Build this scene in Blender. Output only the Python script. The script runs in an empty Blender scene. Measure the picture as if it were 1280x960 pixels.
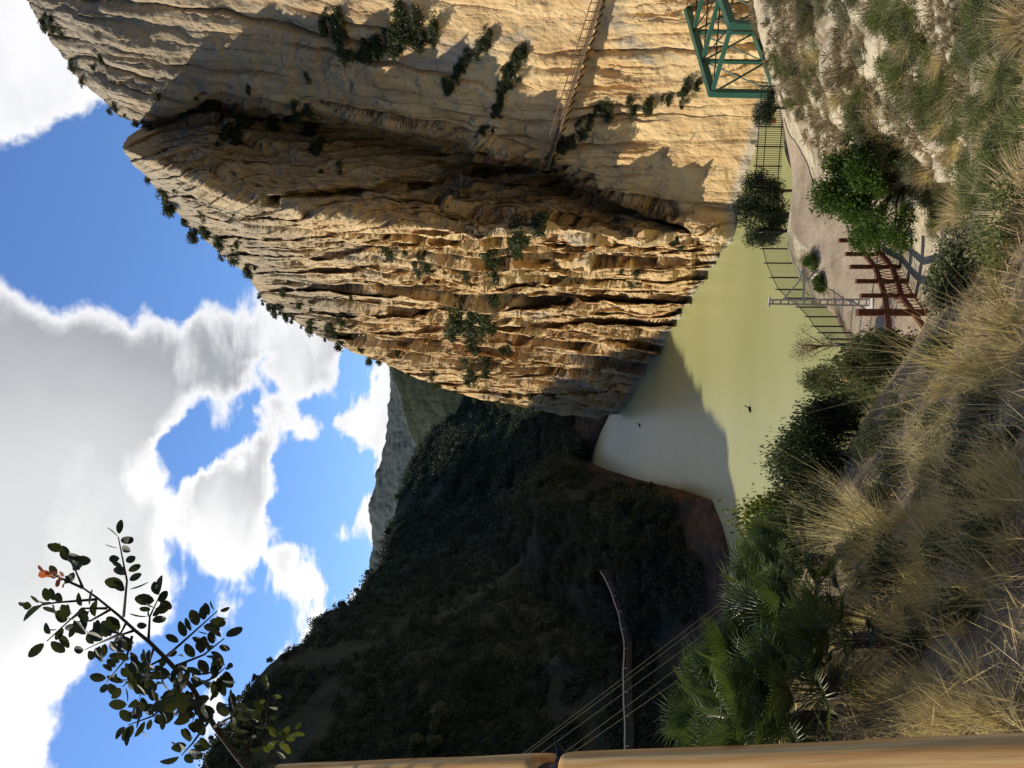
import bpy, math, random
import numpy as np
from mathutils import Vector, Matrix, Quaternion
R = math.radians
rng = np.random.default_rng(11)
random.seed(5)
scene = bpy.context.scene
col = scene.collection

# ------------------------------------------------------------------ camera model (photo is a portrait picture lying on its side)
F = 1035.0
PITCH = math.atan(50 / F)
WATER = -32.0
cp, sp = math.cos(PITCH), math.sin(PITCH)
def rays(px, py):
    """directions (scaled to y=1) through photo coordinates (1280x960)"""
    px = np.asarray(px, float); py = np.asarray(py, float)
    a = (px - 640) / F; b = (480 - py) / F
    y = cp - a * sp; z = -sp - a * cp
    return np.stack([b / y, np.ones_like(b / y), z / y], -1)
def at(px, py, d):
    r = rays(px, py) * d
    return Vector((float(r[0]), float(r[1]), float(r[2])))
S_EL, S_AZ = R(42), R(-70)      # sun: 70 degrees to the left of the view, 42 up
SUN = np.array([math.sin(S_AZ) * math.cos(S_EL), math.cos(S_AZ) * math.cos(S_EL), math.sin(S_EL)])

# ------------------------------------------------------------------ numpy noise
def _h(ix, iy, iz, seed):
    n = (ix.astype(np.int64) * 374761393 + iy.astype(np.int64) * 668265263 + iz.astype(np.int64) * 2147483647 + seed * 974711) & 0xffffffff
    n = ((n ^ (n >> 13)) * 1274126177) & 0xffffffff
    n = ((n ^ (n >> 16)) * 2246822519) & 0xffffffff
    n = n ^ (n >> 15)
    return (n & 0xffffff) / float(0xffffff)
def vnoise(p, seed=0):
    f = np.floor(p); t = p - f
    t = t * t * t * (t * (t * 6 - 15) + 10)
    ix, iy, iz = f[..., 0], f[..., 1], f[..., 2]
    out = 0
    for dx in (0, 1):
        wx = t[..., 0] if dx else 1 - t[..., 0]
        for dy in (0, 1):
            wy = t[..., 1] if dy else 1 - t[..., 1]
            for dz in (0, 1):
                wz = t[..., 2] if dz else 1 - t[..., 2]
                out = out + wx * wy * wz * _h(ix + dx, iy + dy, iz + dz, seed)
    return out * 2 - 1
def fbm(p, octv=4, seed=0, gain=.5):
    a, s, tot = 1.0, 0, 0
    for o in range(octv):
        s = s + a * vnoise(p * (2 ** o) + o * 17.3, seed + o); tot += a; a *= gain
    return s / tot
def blur(a, n, ax):
    if n < 2: return a
    k = np.ones(n) / n
    pad = [(0, 0), (0, 0)]; pad[ax] = (n // 2, n - 1 - n // 2)
    b = np.pad(a, pad, mode='edge')
    return np.apply_along_axis(lambda v: np.convolve(v, k, 'valid'), ax, b)
def sstep(a, b, x):
    t = np.clip((x - a) / (b - a), 0, 1); return t * t * (3 - 2 * t)

# ------------------------------------------------------------------ object helpers
def tag(o, label=None, cat=None, group=None, kind=None):
    if label: o['label'] = label
    if cat: o['category'] = cat
    if group: o['group'] = group
    if kind: o['kind'] = kind
    return o
def empty(name, loc=(0, 0, 0), rz=0):
    o = bpy.data.objects.new(name, None); col.objects.link(o)
    o.empty_display_size = .3
    o.location = loc; o.rotation_euler = (0, 0, rz)
    return o
def link(name, me, parent=None):
    o = bpy.data.objects.new(name, me); col.objects.link(o)
    if parent is not None: o.parent = parent
    return o
def mesh_np(name, v, f, mat, smooth=False):
    v = np.asarray(v, np.float32).reshape(-1, 3); f = np.asarray(f, np.int32)
    n = f.shape[1]
    me = bpy.data.meshes.new(name)
    me.vertices.add(len(v)); me.vertices.foreach_set('co', v.ravel())
    me.loops.add(f.size); me.loops.foreach_set('vertex_index', f.ravel())
    me.polygons.add(len(f)); me.polygons.foreach_set('loop_start', np.arange(0, f.size, n, dtype=np.int32))
    me.polygons.foreach_set('use_smooth', np.full(len(f), smooth))
    me.update(calc_edges=True); me.validate()
    if mat: me.materials.append(mat)
    return me
def grid_mesh(name, P, mat, smooth=True, flip=False):
    n, m = P.shape[:2]
    i = np.arange(n * m).reshape(n, m)
    f = np.stack([i[:-1, :-1], i[1:, :-1], i[1:, 1:], i[:-1, 1:]], -1).reshape(-1, 4)
    if flip: f = f[:, ::-1]
    return mesh_np(name, P, f, mat, smooth)
class MB:
    """collects boxes, tubes and so on into ONE mesh"""
    def __init__(s): s.v = []; s.f = []
    def add(s, v, f):
        o = len(s.v); s.v += [tuple(x) for x in v]; s.f += [tuple(i + o for i in q) for q in f]; return s
    def tube(s, pts, r, n=6, caps=True):
        pts = [Vector(p) for p in pts]; k = len(pts)
        rr = r if isinstance(r, (list, tuple)) else [r] * k
        V, Fc = [], []
        d0 = (pts[1] - pts[0]).normalized()
        u = d0.cross(Vector((0, 0, 1)))
        if u.length < .05: u = d0.cross(Vector((1, 0, 0)))
        u.normalize()
        for i in range(k):
            d = (pts[min(i + 1, k - 1)] - pts[max(i - 1, 0)]).normalized()
            u = (u - d * u.dot(d)).normalized(); w = d.cross(u)
            for j in range(n):
                a = 2 * math.pi * j / n
                V.append(pts[i] + (u * math.cos(a) + w * math.sin(a)) * rr[i])
        for i in range(k - 1):
            for j in range(n):
                Fc.append((i * n + j, i * n + (j + 1) % n, (i + 1) * n + (j + 1) % n, (i + 1) * n + j))
        if caps:
            Fc.append(tuple(range(n - 1, -1, -1))); Fc.append(tuple(range((k - 1) * n, k * n)))
        return s.add(V, Fc)
    def bar(s, a, b, w, h, up=(0, 0, 1)):
        """rectangular bar from a to b, w across, h along up"""
        a, b = Vector(a), Vector(b); d = (b - a).normalized(); up = Vector(up)
        x = d.cross(up)
        if x.length < .05: x = d.cross(Vector((0, 1, 0)))
        x.normalize(); z = x.cross(d)
        c = []
        for p in (a, b):
            for sx, sz in ((-1, -1), (1, -1), (1, 1), (-1, 1)):
                c.append(p + x * (sx * w / 2) + z * (sz * h / 2))
        return s.add(c, [(3, 2, 1, 0), (4, 5, 6, 7), (0, 1, 5, 4), (1, 2, 6, 5), (2, 3, 7, 6), (3, 0, 4, 7)])
    def mesh(s, name, mat, smooth=False):
        me = bpy.data.meshes.new(name); me.from_pydata(s.v, [], s.f); me.update()
        if smooth: me.polygons.foreach_set('use_smooth', [True] * len(me.polygons))
        me.materials.append(mat); return me
    def build(s, name, mat, parent=None, smooth=False):
        return link(name, s.mesh(name, mat, smooth), parent)

# ------------------------------------------------------------------ node helpers
class NT:
    def __init__(s, nt): s.nt = nt; nt.nodes.clear()
    def n(s, t, ins=None, **kw):
        nd = s.nt.nodes.new(t)
        for k, v in kw.items(): setattr(nd, k, v)
        for k, v in (ins or {}).items(): s.put(nd.inputs[k], v)
        return nd
    def put(s, sock, v):
        if isinstance(v, bpy.types.NodeSocket): s.nt.links.new(v, sock)
        elif isinstance(v, bpy.types.Node): s.nt.links.new(v.outputs[0], sock)
        else:
            if isinstance(v, (tuple, list)) and len(v) == 3 and sock.type == 'RGBA': v = (*v, 1)
            sock.default_value = v
    def math(s, op, a, b=0.0, c=None, clamp=False):
        ins = {0: a, 1: b}
        if c is not None: ins[2] = c
        nd = s.n('ShaderNodeMath', ins, operation=op, use_clamp=clamp); return nd.outputs[0]
    def vmath(s, op, a, b=(0, 0, 0)):
        nd = s.n('ShaderNodeVectorMath', {0: a, 1: b}, operation=op)
        return nd.outputs['Value'] if op in ('DOT_PRODUCT', 'LENGTH') else nd.outputs[0]
    def noise(s, vec, scale, detail=4, rough=.55, dist=0):
        return s.n('ShaderNodeTexNoise', {'Vector': vec, 'Scale': scale, 'Detail': detail, 'Roughness': rough, 'Distortion': dist}).outputs['Fac']
    def ramp(s, fac, stops, interp='LINEAR'):
        nd = s.n('ShaderNodeValToRGB', {0: fac}); cr = nd.color_ramp; cr.interpolation = interp
        while len(cr.elements) < len(stops): cr.elements.new(.5)
        for e, (p, c) in zip(cr.elements, stops):
            e.position = p; e.color = (*c, 1) if len(c) == 3 else c
        return nd.outputs[0]
    def mr(s, v, a, b, c=0.0, d=1.0, smooth=True):
        return s.n('ShaderNodeMapRange', {0: v, 1: a, 2: b, 3: c, 4: d}, interpolation_type='SMOOTHSTEP' if smooth else 'LINEAR').outputs[0]
    def mix(s, f, a, b, mode='MIX'):
        nd = s.n('ShaderNodeMix', data_type='RGBA', blend_type=mode)
        s.put(nd.inputs[0], f); s.put(nd.inputs[6], a); s.put(nd.inputs[7], b); return nd.outputs[2]
    def bump(s, h, strength=.5, dist=.1):
        return s.n('ShaderNodeBump', {'Height': h, 'Strength': strength, 'Distance': dist}).outputs[0]
def new_mat(name):
    m = bpy.data.materials.new(name); m.use_nodes = True
    return m, NT(m.node_tree)
def finish(t, colr, rough=.9, normal=None, spec=.2, metal=0.0):
    b = t.n('ShaderNodeBsdfPrincipled', {'Base Color': colr, 'Roughness': rough, 'Specular IOR Level': spec, 'Metallic': metal})
    if normal is not None: t.put(b.inputs['Normal'], normal)
    t.n('ShaderNodeOutputMaterial', {0: b}); return b
def coord(t, scale=(1, 1, 1), kind='Object', rot=(0, 0, 0)):
    tc = t.n('ShaderNodeTexCoord')
    return t.n('ShaderNodeMapping', {0: tc.outputs[kind], 'Scale': scale, 'Rotation': rot}).outputs[0]
def wcoord(t, scale=(1, 1, 1), rot=(0, 0, 0)):
    g = t.n('ShaderNodeNewGeometry')
    return t.n('ShaderNodeMapping', {0: g.outputs['Position'], 'Scale': scale, 'Rotation': rot}).outputs[0]

def foliage(name, dark, light, transl=.3, clump=1.2, tip=None, rough=.6):
    m, t = new_mat(name)
    g = t.n('ShaderNodeNewGeometry')
    r = g.outputs['Random Per Island']
    n = t.noise(wcoord(t), clump, 2)
    f = t.math('ADD', t.math('MULTIPLY', r, .55), t.math('MULTIPLY', t.mr(n, .3, .7), .45))
    stops = [(.15, dark), (.8, light)]
    if tip: stops.append((.97, tip))
    c = t.ramp(f, stops)
    d = t.n('ShaderNodeBsdfPrincipled', {'Base Color': c, 'Roughness': rough, 'Specular IOR Level': .25})
    tr = t.n('ShaderNodeBsdfTranslucent', {0: t.mix(.5, c, (light[0] * 1.6, light[1] * 1.8, light[2] * .8))})
    mx = t.n('ShaderNodeMixShader', {0: transl, 1: d, 2: tr})
    t.n('ShaderNodeOutputMaterial', {0: mx}); return m
def plain(name, c, rough=.6, metal=0.0, var=.15, scale=8.0, bumps=.0, stretch=(1, 1, 1)):
    m, t = new_mat(name)
    n = t.noise(coord(t, stretch), scale, 5, .6)
    cc = t.ramp(n, [(.3, tuple(x * (1 - var) for x in c)), (.7, tuple(min(1, x * (1 + var)) for x in c))])
    finish(t, cc, rough, t.bump(n, bumps, .02) if bumps else None, .3, metal); return m

M = {}
M['shrub'] = foliage('leaf_shrub', (.022, .034, .014), (.08, .1, .042), .2)
M['dark_tree'] = foliage('leaf_dark', (.008, .016, .006), (.034, .052, .018), .2)
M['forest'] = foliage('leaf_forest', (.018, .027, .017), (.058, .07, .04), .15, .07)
M['cliff_leaf'] = foliage('leaf_cliff', (.022, .032, .014), (.085, .10, .045), .2)
M['grey_shrub'] = foliage('leaf_grey', (.07, .075, .04), (.22, .215, .13), .2)
M['broom'] = foliage('leaf_broom', (.06, .075, .022), (.19, .21, .075), .3, .9, (.32, .28, .14))
M['olive'] = foliage('leaf_olive', (.04, .052, .02), (.15, .165, .075), .25)
M['bright'] = foliage('leaf_bright', (.02, .045, .008), (.085, .135, .022), .3)
M['yellow'] = foliage('leaf_yellow', (.05, .065, .01), (.20, .20, .03), .35)
M['dry'] = foliage('straw', (.32, .225, .125), (.70, .55, .36), .45, .8, (.84, .74, .56))
M['tuft'] = foliage('esparto', (.18, .125, .062), (.60, .44, .24), .55, .7, (.8, .68, .42))
M['drybrush'] = foliage('dry_brush', (.1, .075, .042), (.33, .255, .155), .2)
M['palm'] = foliage('palm_leaf', (.018, .034, .009), (.115, .14, .04), .22, 2.0, rough=.38)
M['palm_dead'] = foliage('palm_dead', (.12, .1, .06), (.3, .26, .17), .3)
M['carob'] = foliage('carob_leaf', (.015, .02, .009), (.05, .055, .022), .22, 6.0)
M['red_leaf'] = foliage('red_leaf', (.25, .05, .02), (.5, .12, .05), .5)
M['young_leaf'] = foliage('young_leaf', (.03, .04, .01), (.085, .09, .022), .4, 8)
M['bark'] = plain('bark', (.06, .045, .032), .95, 0, .4, 6, .4, (1, 1, .3))
M['twig'] = plain('twig', (.1, .075, .05), .95, 0, .3, 6)
M['green_steel'] = plain('green_steel', (.028, .105, .07), .5, 0, .12, 1.5)
M['dark_steel'] = plain('dark_steel', (.025, .022, .018), .6, 0, .3, 4)
M['rust'] = plain('rusty_steel', (.12, .045, .024), .85, 0, .45, 5, .3)
M['concrete'] = plain('pale_concrete', (.52, .49, .43), .85, 0, .15, 5, .2)
M['cable'] = plain('wire', (.12, .13, .155), .5, .3, .1, 2)
M['black'] = plain('black_iron', (.008, .008, .009), .4, 0, .2, 10)
M['fence_black'] = plain('fence_paint', (.012, .018, .016), .5, 0, .2, 5)
M['fence_green'] = plain('fence_green', (.012, .04, .035), .55, 0, .2, 5)
M['red_sign'] = plain('sign_red', (.42, .11, .07), .5, 0, .05, 5)
M['plank'] = plain('walk_plank', (.2, .13, .075), .9, 0, .35, 3, .3)
M['bird'] = plain('bird_feather', (.012, .012, .014), .6, 0, .3, 20)
M['white_rail'] = plain('white_rail', (.55, .55, .53), .6, 0, .1, 2)

# ------------------------------------------------------------------ rock material
def rock_material(name, grey_lo, grey_hi):
    m, t = new_mat(name)
    rot = (R(6), R(-10), 0)
    bed = wcoord(t, (.30, .30, .045), rot)          # stretched along the near-vertical bedding
    fine = wcoord(t, (1.0, 1.0, .22), rot)
    iso = wcoord(t)
    n1 = t.noise(bed, 1.0, 6, .6, .6)
    n2 = t.noise(fine, 1.1, 6, .65, .3)
    n3 = t.noise(iso, .05, 4, .6, .4)
    n4 = t.noise(iso, 1.4, 6, .7)
    base = t.ramp(n1, [(.28, (.43, .27, .12)), (.42, (.61, .41, .195)), (.55, (.73, .52, .26)), (.72, (.79, .61, .345))])
    orange = t.mix(t.mr(n3, .52, .7), base, t.mix(.55, base, (.50, .29, .14)))
    n5 = t.noise(wcoord(t, (.11, .11, .05), rot), 1.0, 5, .65, .8)
    orange = t.mix(t.mr(n5, .52, .68, 0, .75), orange, (.40, .365, .30))
    streak = t.mix(t.mr(n2, .58, .72, 0, .7), orange, (.22, .175, .13))
    dk = t.noise(wcoord(t, (.9, .9, .06), rot), .8, 5, .6)
    streak = t.mix(t.math('MULTIPLY', t.mr(dk, .6, .72, 0, .55), t.mr(n3, .4, .55)), streak, (.14, .115, .095))
    z = t.n('ShaderNodeSeparateXYZ', {0: t.n('ShaderNodeNewGeometry').outputs['Position']}).outputs
    zz = t.math('ADD', z[2], t.math('MULTIPLY', t.math('SUBTRACT', t.noise(iso, .06, 4), .5), 60.0))
    greyf = t.mr(zz, grey_lo, grey_hi, 0, .85)
    grey = t.ramp(n4, [(.3, (.17, .15, .118)), (.55, (.32, .285, .225)), (.75, (.44, .40, .32))])
    c = t.mix(greyf, streak, grey)
    nz = t.n('ShaderNodeSeparateXYZ', {0: t.n('ShaderNodeNewGeometry').outputs['Normal']}).outputs[2]
    led = t.math('MULTIPLY', t.mr(nz, .45, .8), t.mr(n4, .42, .56))
    c = t.mix(t.math('MULTIPLY', led, .85), c, (.07, .075, .04))        # low plants and soil on ledges
    wet = t.mr(z[2], WATER + .5, WATER + 1.6, 1, 0)
    c = t.mix(t.math('MULTIPLY', wet, .7), c, (.42, .40, .33))
    h = t.math('ADD', t.math('MULTIPLY', n2, .7), t.math('MULTIPLY', n4, .5))
    vor = t.n('ShaderNodeTexVoronoi', {'Vector': wcoord(t, (.6, .6, .2), rot), 'Scale': 1.0}, feature='DISTANCE_TO_EDGE').outputs[0]
    h = t.math('ADD', h, t.math('MULTIPLY', t.mr(vor, 0, .03, -.25, 0), t.mr(n3, .45, .6)))
    finish(t, c, .95, t.bump(h, .55, .6), .1)
    return m
M['rock'] = rock_material('limestone', 2, 50)

# ------------------------------------------------------------------ the cliff (one rock mass: fin on the left, gully, wall on the right)
def tab(pairs):
    a = sorted(pairs); xs = np.array([p[0] for p in a], float); ys = np.array([p[1] for p in a], float)
    return lambda v: np.interp(v, xs, ys)
sky_c = tab([(-60, -40), (0, 35), (40, 60), (95, 100), (130, 138), (145, 150), (155, 178), (163, 176), (172, 160), (185, 153), (200, 165), (240, 200), (285, 240), (318, 275), (345, 310), (375, 330), (395, 360), (410, 382), (435, 430), (458, 490), (480, 540), (500, 600), (508, 650), (515, 690), (530, 720)])
base_c = tab([(-60, 985), (200, 965), (275, 935), (290, 920), (340, 910), (380, 884), (430, 842), (480, 794), (515, 762), (530, 752)])
crest_y = tab([(0, 190), (155, 186), (240, 222), (310, 258), (400, 268), (500, 280), (600, 296), (680, 285), (780, 295), (860, 300), (920, 292), (1000, 292)])
wall_y = tab([(0, 165), (155, 164), (215, 132), (262, 104), (300, 112), (400, 128), (500, 152), (600, 178), (690, 206), (730, 229), (760, 242), (800, 254), (850, 271), (920, 284), (1000, 284)])
rec_d = tab([(0, 0), (155, 4), (262, 13), (400, 18), (600, 19), (690, 16), (800, 11), (880, 6), (920, 2), (1000, 0)])
crest_d = tab([(0, 109), (155, 107.5), (262, 103.3), (400, 102), (600, 101.5), (700, 101.5), (800, 101.3), (920, 100.4), (1000, 100)])
P0 = np.array([19.3, 100.5, WATER])
NW = np.array([-.72, -.62, .31]); NF = np.array([-.93, -.30, .20])
def plane_d(N, px, py): return (N @ P0) / (rays(px, py) @ N)
def cliff_depth(px, py):
    yc, yw = crest_y(px), wall_y(px)
    dw = plane_d(NW, px, np.minimum(py, yw)); df = plane_d(NF, px, np.maximum(py, yc))
    df = df - (plane_d(NF, px, yc) - crest_d(px)) * np.exp(-np.maximum(py - yc, 0) / 70.0)
    t = np.clip((py - yw) / (yc - yw), 0, 1)
    shp = np.where(t < .25, np.sin(t / .25 * np.pi / 2), (1 - t) / .75)
    d = np.where(py <= yw, dw, np.where(py >= yc, df, dw * (1 - t) + df * t + rec_d(px) * shp))
    return d
yy_ = np.linspace(-58, 520, 4000)
pp_ = np.stack([rays(np.full(4000, x_), yy_) * cliff_depth(np.full(4000, x_), yy_)[:, None] for x_ in (420., 600., 750.)], 0)
w_ = np.linalg.norm(np.gradient(pp_, axis=1), axis=-1).mean(0) / np.gradient(yy_)
w_ = np.clip(np.convolve(np.pad(w_, 60, mode='edge'), np.ones(121) / 121, 'valid'), .09, .9)
cw_ = np.concatenate([[0], np.cumsum((w_[1:] + w_[:-1]) / 2 * np.diff(yy_))])
nU, nV = 1250, 660
gy = np.interp(np.linspace(0, cw_[-1], nU), cw_, yy_)
tt = np.linspace(0, 1, nV)
gx = sky_c(gy)[:, None] + (base_c(gy) - sky_c(gy))[:, None] * tt[None, :]
GY = np.repeat(gy[:, None], nV, 1)
D = cliff_depth(gx, GY)
D = blur(blur(D, 13, 0), 7, 1)
B = rays(gx, GY) * D[..., None]
du = np.gradient(B, axis=0); dv = np.gradient(B, axis=1)
stp = np.maximum(np.linalg.norm(du, axis=-1), np.linalg.norm(dv, axis=-1)); stp = blur(blur(stp, 9, 0), 5, 1)
def res(L): return sstep(.30, .10, stp / L)
Nn = np.cross(du, dv); Nn /= np.linalg.norm(Nn, axis=-1, keepdims=True) + 1e-9
Nn = np.where((Nn * B).sum(-1, keepdims=True) > 0, -Nn, Nn)
Nn = np.stack([blur(blur(Nn[..., k], 25, 0), 25, 1) for k in range(3)], -1)
Nn /= np.linalg.norm(Nn, axis=-1, keepdims=True)
# broken slabs along near-vertical bedding
nb = np.array([.34, -.92, .20])
wv = fbm(B / 45, 2, 3)
q = B @ nb + 5.0 * wv + .5 * fbm(B / 7, 3, 9)
isw = sstep(14, -14, GY - wall_y(gx) - 4 * vnoise(np.stack([gx / 12, gx * 0, gx * 0], -1), 4))      # 1 on the smooth right-hand wall
patch = sstep(-.1, .5, fbm(B / 14, 3, 40))
rough = isw * (.08 + .40 * patch) + (1 - isw) * (.65 + .45 * patch) + .3 * sstep(330, 120, gx) * isw
disp = 2.2 * fbm(B / 22, 3, 21) * np.clip(rough, .45, 1) + 1.0 * fbm(B / 6, 3, 22) * rough * res(3)
zz_ = B[..., 2] + .35 * q
for L, amp, ln, sd in ((9.0, 2.6, 30, 1), (4.1, 1.7, 17, 2), (1.7, .75, 9, 3), (.75, .32, 5, 4)):
    u = q / L + .12 * vnoise(B / (L * .7), 55 + sd); c = np.floor(u); fr = u - c
    off = _h(c, c * 0, c * 0 + 5, 50 + sd) * 31
    pl = vnoise(np.stack([c * 7.31, zz_ / ln + off, c * 1.7], -1), 60 + sd) + .12 * vnoise(B / (L * .45), 66 + sd)
    plate = sstep(-.05, .03, pl) + .7 * sstep(.27, .33, pl) - .6 * sstep(-.3, -.34, pl)
    rw = np.clip(5.0 * stp / L, .08, .45)
    saw = (np.where(fr < 1 - rw, fr / (1 - rw), (1 - fr) / rw) - .5) * (.5 + .9 * _h(c, c * 0, c * 0 + 3, 90 + sd))
    cw = np.minimum(fr, 1 - fr) * L
    crack = -np.exp(-(cw / (.10 * L ** .6)) ** 2) * sstep(-.15, .35, vnoise(np.stack([c * 3.1, zz_ / ln * 1.6 + off, c], -1), 95 + sd))
    fin_k = (1 - isw) * sstep(430, 520, gx + (GY - 300) * .9)                     # slabs bold low on the fin
    am = .35 + 1.1 * sstep(-.25, .35, vnoise(np.stack([c * 5.7, zz_ / (ln * .8) + off, c * .7], -1), 130 + sd))
    disp = disp + amp * rough * res(L) * (plate * .5 + saw * (.55 + am * (1.5 * fin_k + .5 * (1 - isw))) + crack * .8)
disp += .5 * rough * res(1.0) * fbm(B / np.array([1.3, 1.3, 2.2]), 4, 31)
# the fin: overlapping lens-shaped slabs, each stepping back behind the next, with dark clefts between
fin = 1 - isw
bx = fbm(np.stack([gx / 170, GY / 95, gx * 0], -1), 3, 301)
bed = GY + .05 * (gx - 600) + 11 * bx + 2.6 * fbm(np.stack([gx / 42, GY / 16, gx * 0 + 3], -1), 3, 302)
dd = np.zeros_like(gx)
low = .45 + .75 * sstep(360, 560, gx + (GY - 300) * .8)
for L, A, La, sd in ((27, 4.8, 280, 1), (13.5, 2.5, 190, 2), (6.6, 1.25, 105, 3), (3.2, .55, 50, 4)):
    u = bed / L + sd * 3.7; c = np.floor(u); fr = u - c
    n_ = vnoise(np.stack([c * 6.13, gx / La + _h(c, c * 0, c * 0, 310 + sd) * 40, c * .9], -1), 311 + sd)
    n2_ = vnoise(np.stack([c * 4.13, gx / (La * .3) + _h(c, c * 0, c * 0, 320 + sd) * 40, c * .9], -1), 321 + sd)
    am = sstep(-.25, .45, n_ + .35 * n2_)
    rw = np.clip(.8 / L + .03, .07, .28)
    dd += A * am * low * (np.where(fr < 1 - rw, fr / (1 - rw), (1 - fr) / rw) - .5)
    dd += A * .35 * low * np.exp(-((fr - 1 + rw) / (rw * .8)) ** 2) * sstep(.1, .4, n2_)
    dd += A * .14 * low * np.sign(n2_) * sstep(.02, .07, np.abs(n2_))                    # broken slab ends
for yy0, x0, x1, slope, w, dep in ((262, 300, 700, -.15, 6, 9), (300, 380, 590, -.03, 3.2, 5), (297, 560, 905, .02, 3.6, 7), (330, 520, 900, -.02, 3.4, 5), (352, 430, 660, .05, 3, 4.5), (372, 600, 860, .0, 2.6, 4), (402, 540, 800, .05, 2.4, 3.5), (235, 190, 420, .2, 6, 5), (325, 330, 450, .1, 3, 4), (430, 560, 780, .06, 2, 3), (455, 600, 720, .03, 2, 3), (318, 640, 880, .0, 2.4, 4), (345, 640, 860, .04, 2.2, 4)):
    yl = yy0 + slope * (gx - x0) + 7 * fbm(np.stack([gx / 45, GY * 0, GY * 0 + yy0], -1), 3, 77)
    m_ = sstep(x0, x0 + 60, gx) * sstep(x1, x1 - 80, gx) * (.45 + .55 * sstep(-.3, .2, vnoise(np.stack([gx / 26, GY * 0, GY * 0 + yy0], -1), 78)))
    dd += .8 * dep * m_ * np.exp(-(np.clip(GY - yl, -99, 0) / (w * .6)) ** 2 - (np.clip(GY - yl, 0, 99) / (w * 1.3)) ** 2)
dd += 1.5 * fbm(np.stack([gx / 26, GY / 11, gx * 0], -1), 4, 330) + .55 * fbm(np.stack([gx / 7, GY / 3.2, gx * 0], -1), 3, 331)
dd *= fin * (.25 + .75 * sstep(0, .06, tt)[None, :]) * sstep(520, 505, GY) * (1 - .75 * sstep(.94, .995, tt)[None, :])
disp = disp * (isw + .22 * fin)
fade = .22 + .78 * sstep(0, .10, tt)[None, :] * np.ones_like(gx)
disp = disp * fade + .45 * fbm(B / 2.4, 4, 88) * (isw + .5 * fin)
CL = B + rays(gx, GY) * dd[..., None] + Nn * disp[..., None]
# behind the skyline the mountain goes on; below it goes under water
top = CL[:, 0, :]
extra = []
for dy, dz in ((70, -30), (35, -8), (12, -.5), (4, .1)):
    e = top.copy(); e[:, 1] += dy; e[:, 0] += dy * .55; e[:, 2] += dz + .1 * dy * fbm(top / 9 + dy, 3, 8); extra.append(e)
bot = CL[:, -1, :].copy(); bot[:, 2] = np.minimum(bot[:, 2], WATER) - 5
P = np.concatenate([np.stack(extra, 1), CL, bot[:, None, :]], 1)
edge = P[-1]
ex = []
for k in (6, 20, 60):
    e = edge.copy(); e[:, 0] += k * .55; e[:, 1] += k; e[:, 2] -= k * .25; ex.append(e)
P = np.concatenate([P, np.stack(ex, 0)], 0)
cliff = link('cliff', grid_mesh('cliff', P, M['rock'], False))
tag(cliff, kind='structure')
def on_cliff(px, py):
    i = int(np.argmin(np.abs(gy - py)))
    s0, b0 = float(sky_c(gy[i])), float(base_c(gy[i]))
    j = int(np.clip(round((px - s0) / (b0 - s0) * (nV - 1)), 0, nV - 1))
    return Vector(CL[i, j]), Vector(Nn[i, j])

# ------------------------------------------------------------------ the shaded mountain on the left bank
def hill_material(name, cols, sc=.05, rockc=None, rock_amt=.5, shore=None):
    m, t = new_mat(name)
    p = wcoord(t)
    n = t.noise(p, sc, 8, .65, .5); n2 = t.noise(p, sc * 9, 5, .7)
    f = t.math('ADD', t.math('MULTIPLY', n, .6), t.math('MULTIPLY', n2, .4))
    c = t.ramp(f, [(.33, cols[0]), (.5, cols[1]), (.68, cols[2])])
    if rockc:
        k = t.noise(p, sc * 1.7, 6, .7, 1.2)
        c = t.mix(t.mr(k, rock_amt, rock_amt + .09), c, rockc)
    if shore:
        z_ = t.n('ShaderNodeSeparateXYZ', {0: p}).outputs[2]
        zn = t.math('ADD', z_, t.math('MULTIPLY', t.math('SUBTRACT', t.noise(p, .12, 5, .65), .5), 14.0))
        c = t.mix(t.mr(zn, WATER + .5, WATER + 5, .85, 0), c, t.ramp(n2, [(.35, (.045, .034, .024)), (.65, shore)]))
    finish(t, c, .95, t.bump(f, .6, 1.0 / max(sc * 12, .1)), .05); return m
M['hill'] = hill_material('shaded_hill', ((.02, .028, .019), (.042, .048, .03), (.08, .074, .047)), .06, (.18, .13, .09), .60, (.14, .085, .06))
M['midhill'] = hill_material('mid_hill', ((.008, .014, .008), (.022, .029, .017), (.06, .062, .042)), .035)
M['farhill'] = hill_material('far_hill', ((.055, .07, .066), (.075, .09, .083), (.10, .112, .1)), .01)  # distance haze is put into this paler, bluish base colour
U2Y = lambda U: 960 - U
sky_h = tab([(-520, 860), (-420, 700), (-344, 510), (-239, 344), (-145, 290), (0, 252), (28, 266), (73, 297), (114, 321), (131, 338), (150, 366), (159, 386), (186, 394), (196, 410), (203, 438), (239, 462), (251, 475), (296, 488), (345, 500), (385, 519), (422, 540), (445, 575), (470, 600)])
rid_d = tab([(-520, 92), (-420, 95), (-344, 103), (-239, 118), (-145, 132), (0, 171), (143, 212), (202, 268), (251, 325), (296, 405), (345, 480), (385, 520), (422, 540), (470, 560)])
bas_h = tab([(-520, 925), (160, 914), (270, 912), (300, 904), (335, 890), (348, 850), (360, 800), (372, 760), (382, 738), (400, 743), (420, 751), (445, 763), (470, 775)])
nA, nB = 420, 300
uu = np.linspace(-520, 470, nA); t2 = np.linspace(0, 1, nB) ** .9
VX = bas_h(uu)[:, None] + (sky_h(uu) - bas_h(uu))[:, None] * t2[None, :]
YY = np.repeat((960 - uu)[:, None], nB, 1)
rb = rays(bas_h(uu), 960 - uu); db = WATER / rb[:, 2]
bend = t2[None, :] ** (1 + .5 * sstep(200, 400, uu)[:, None])
DH = db[:, None] + (rid_d(uu) - db)[:, None] * bend
RZ = rays(VX, YY)
sr = np.clip(RZ[..., 2] / rb[:, 2][:, None], 1e-4, 1)
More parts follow.
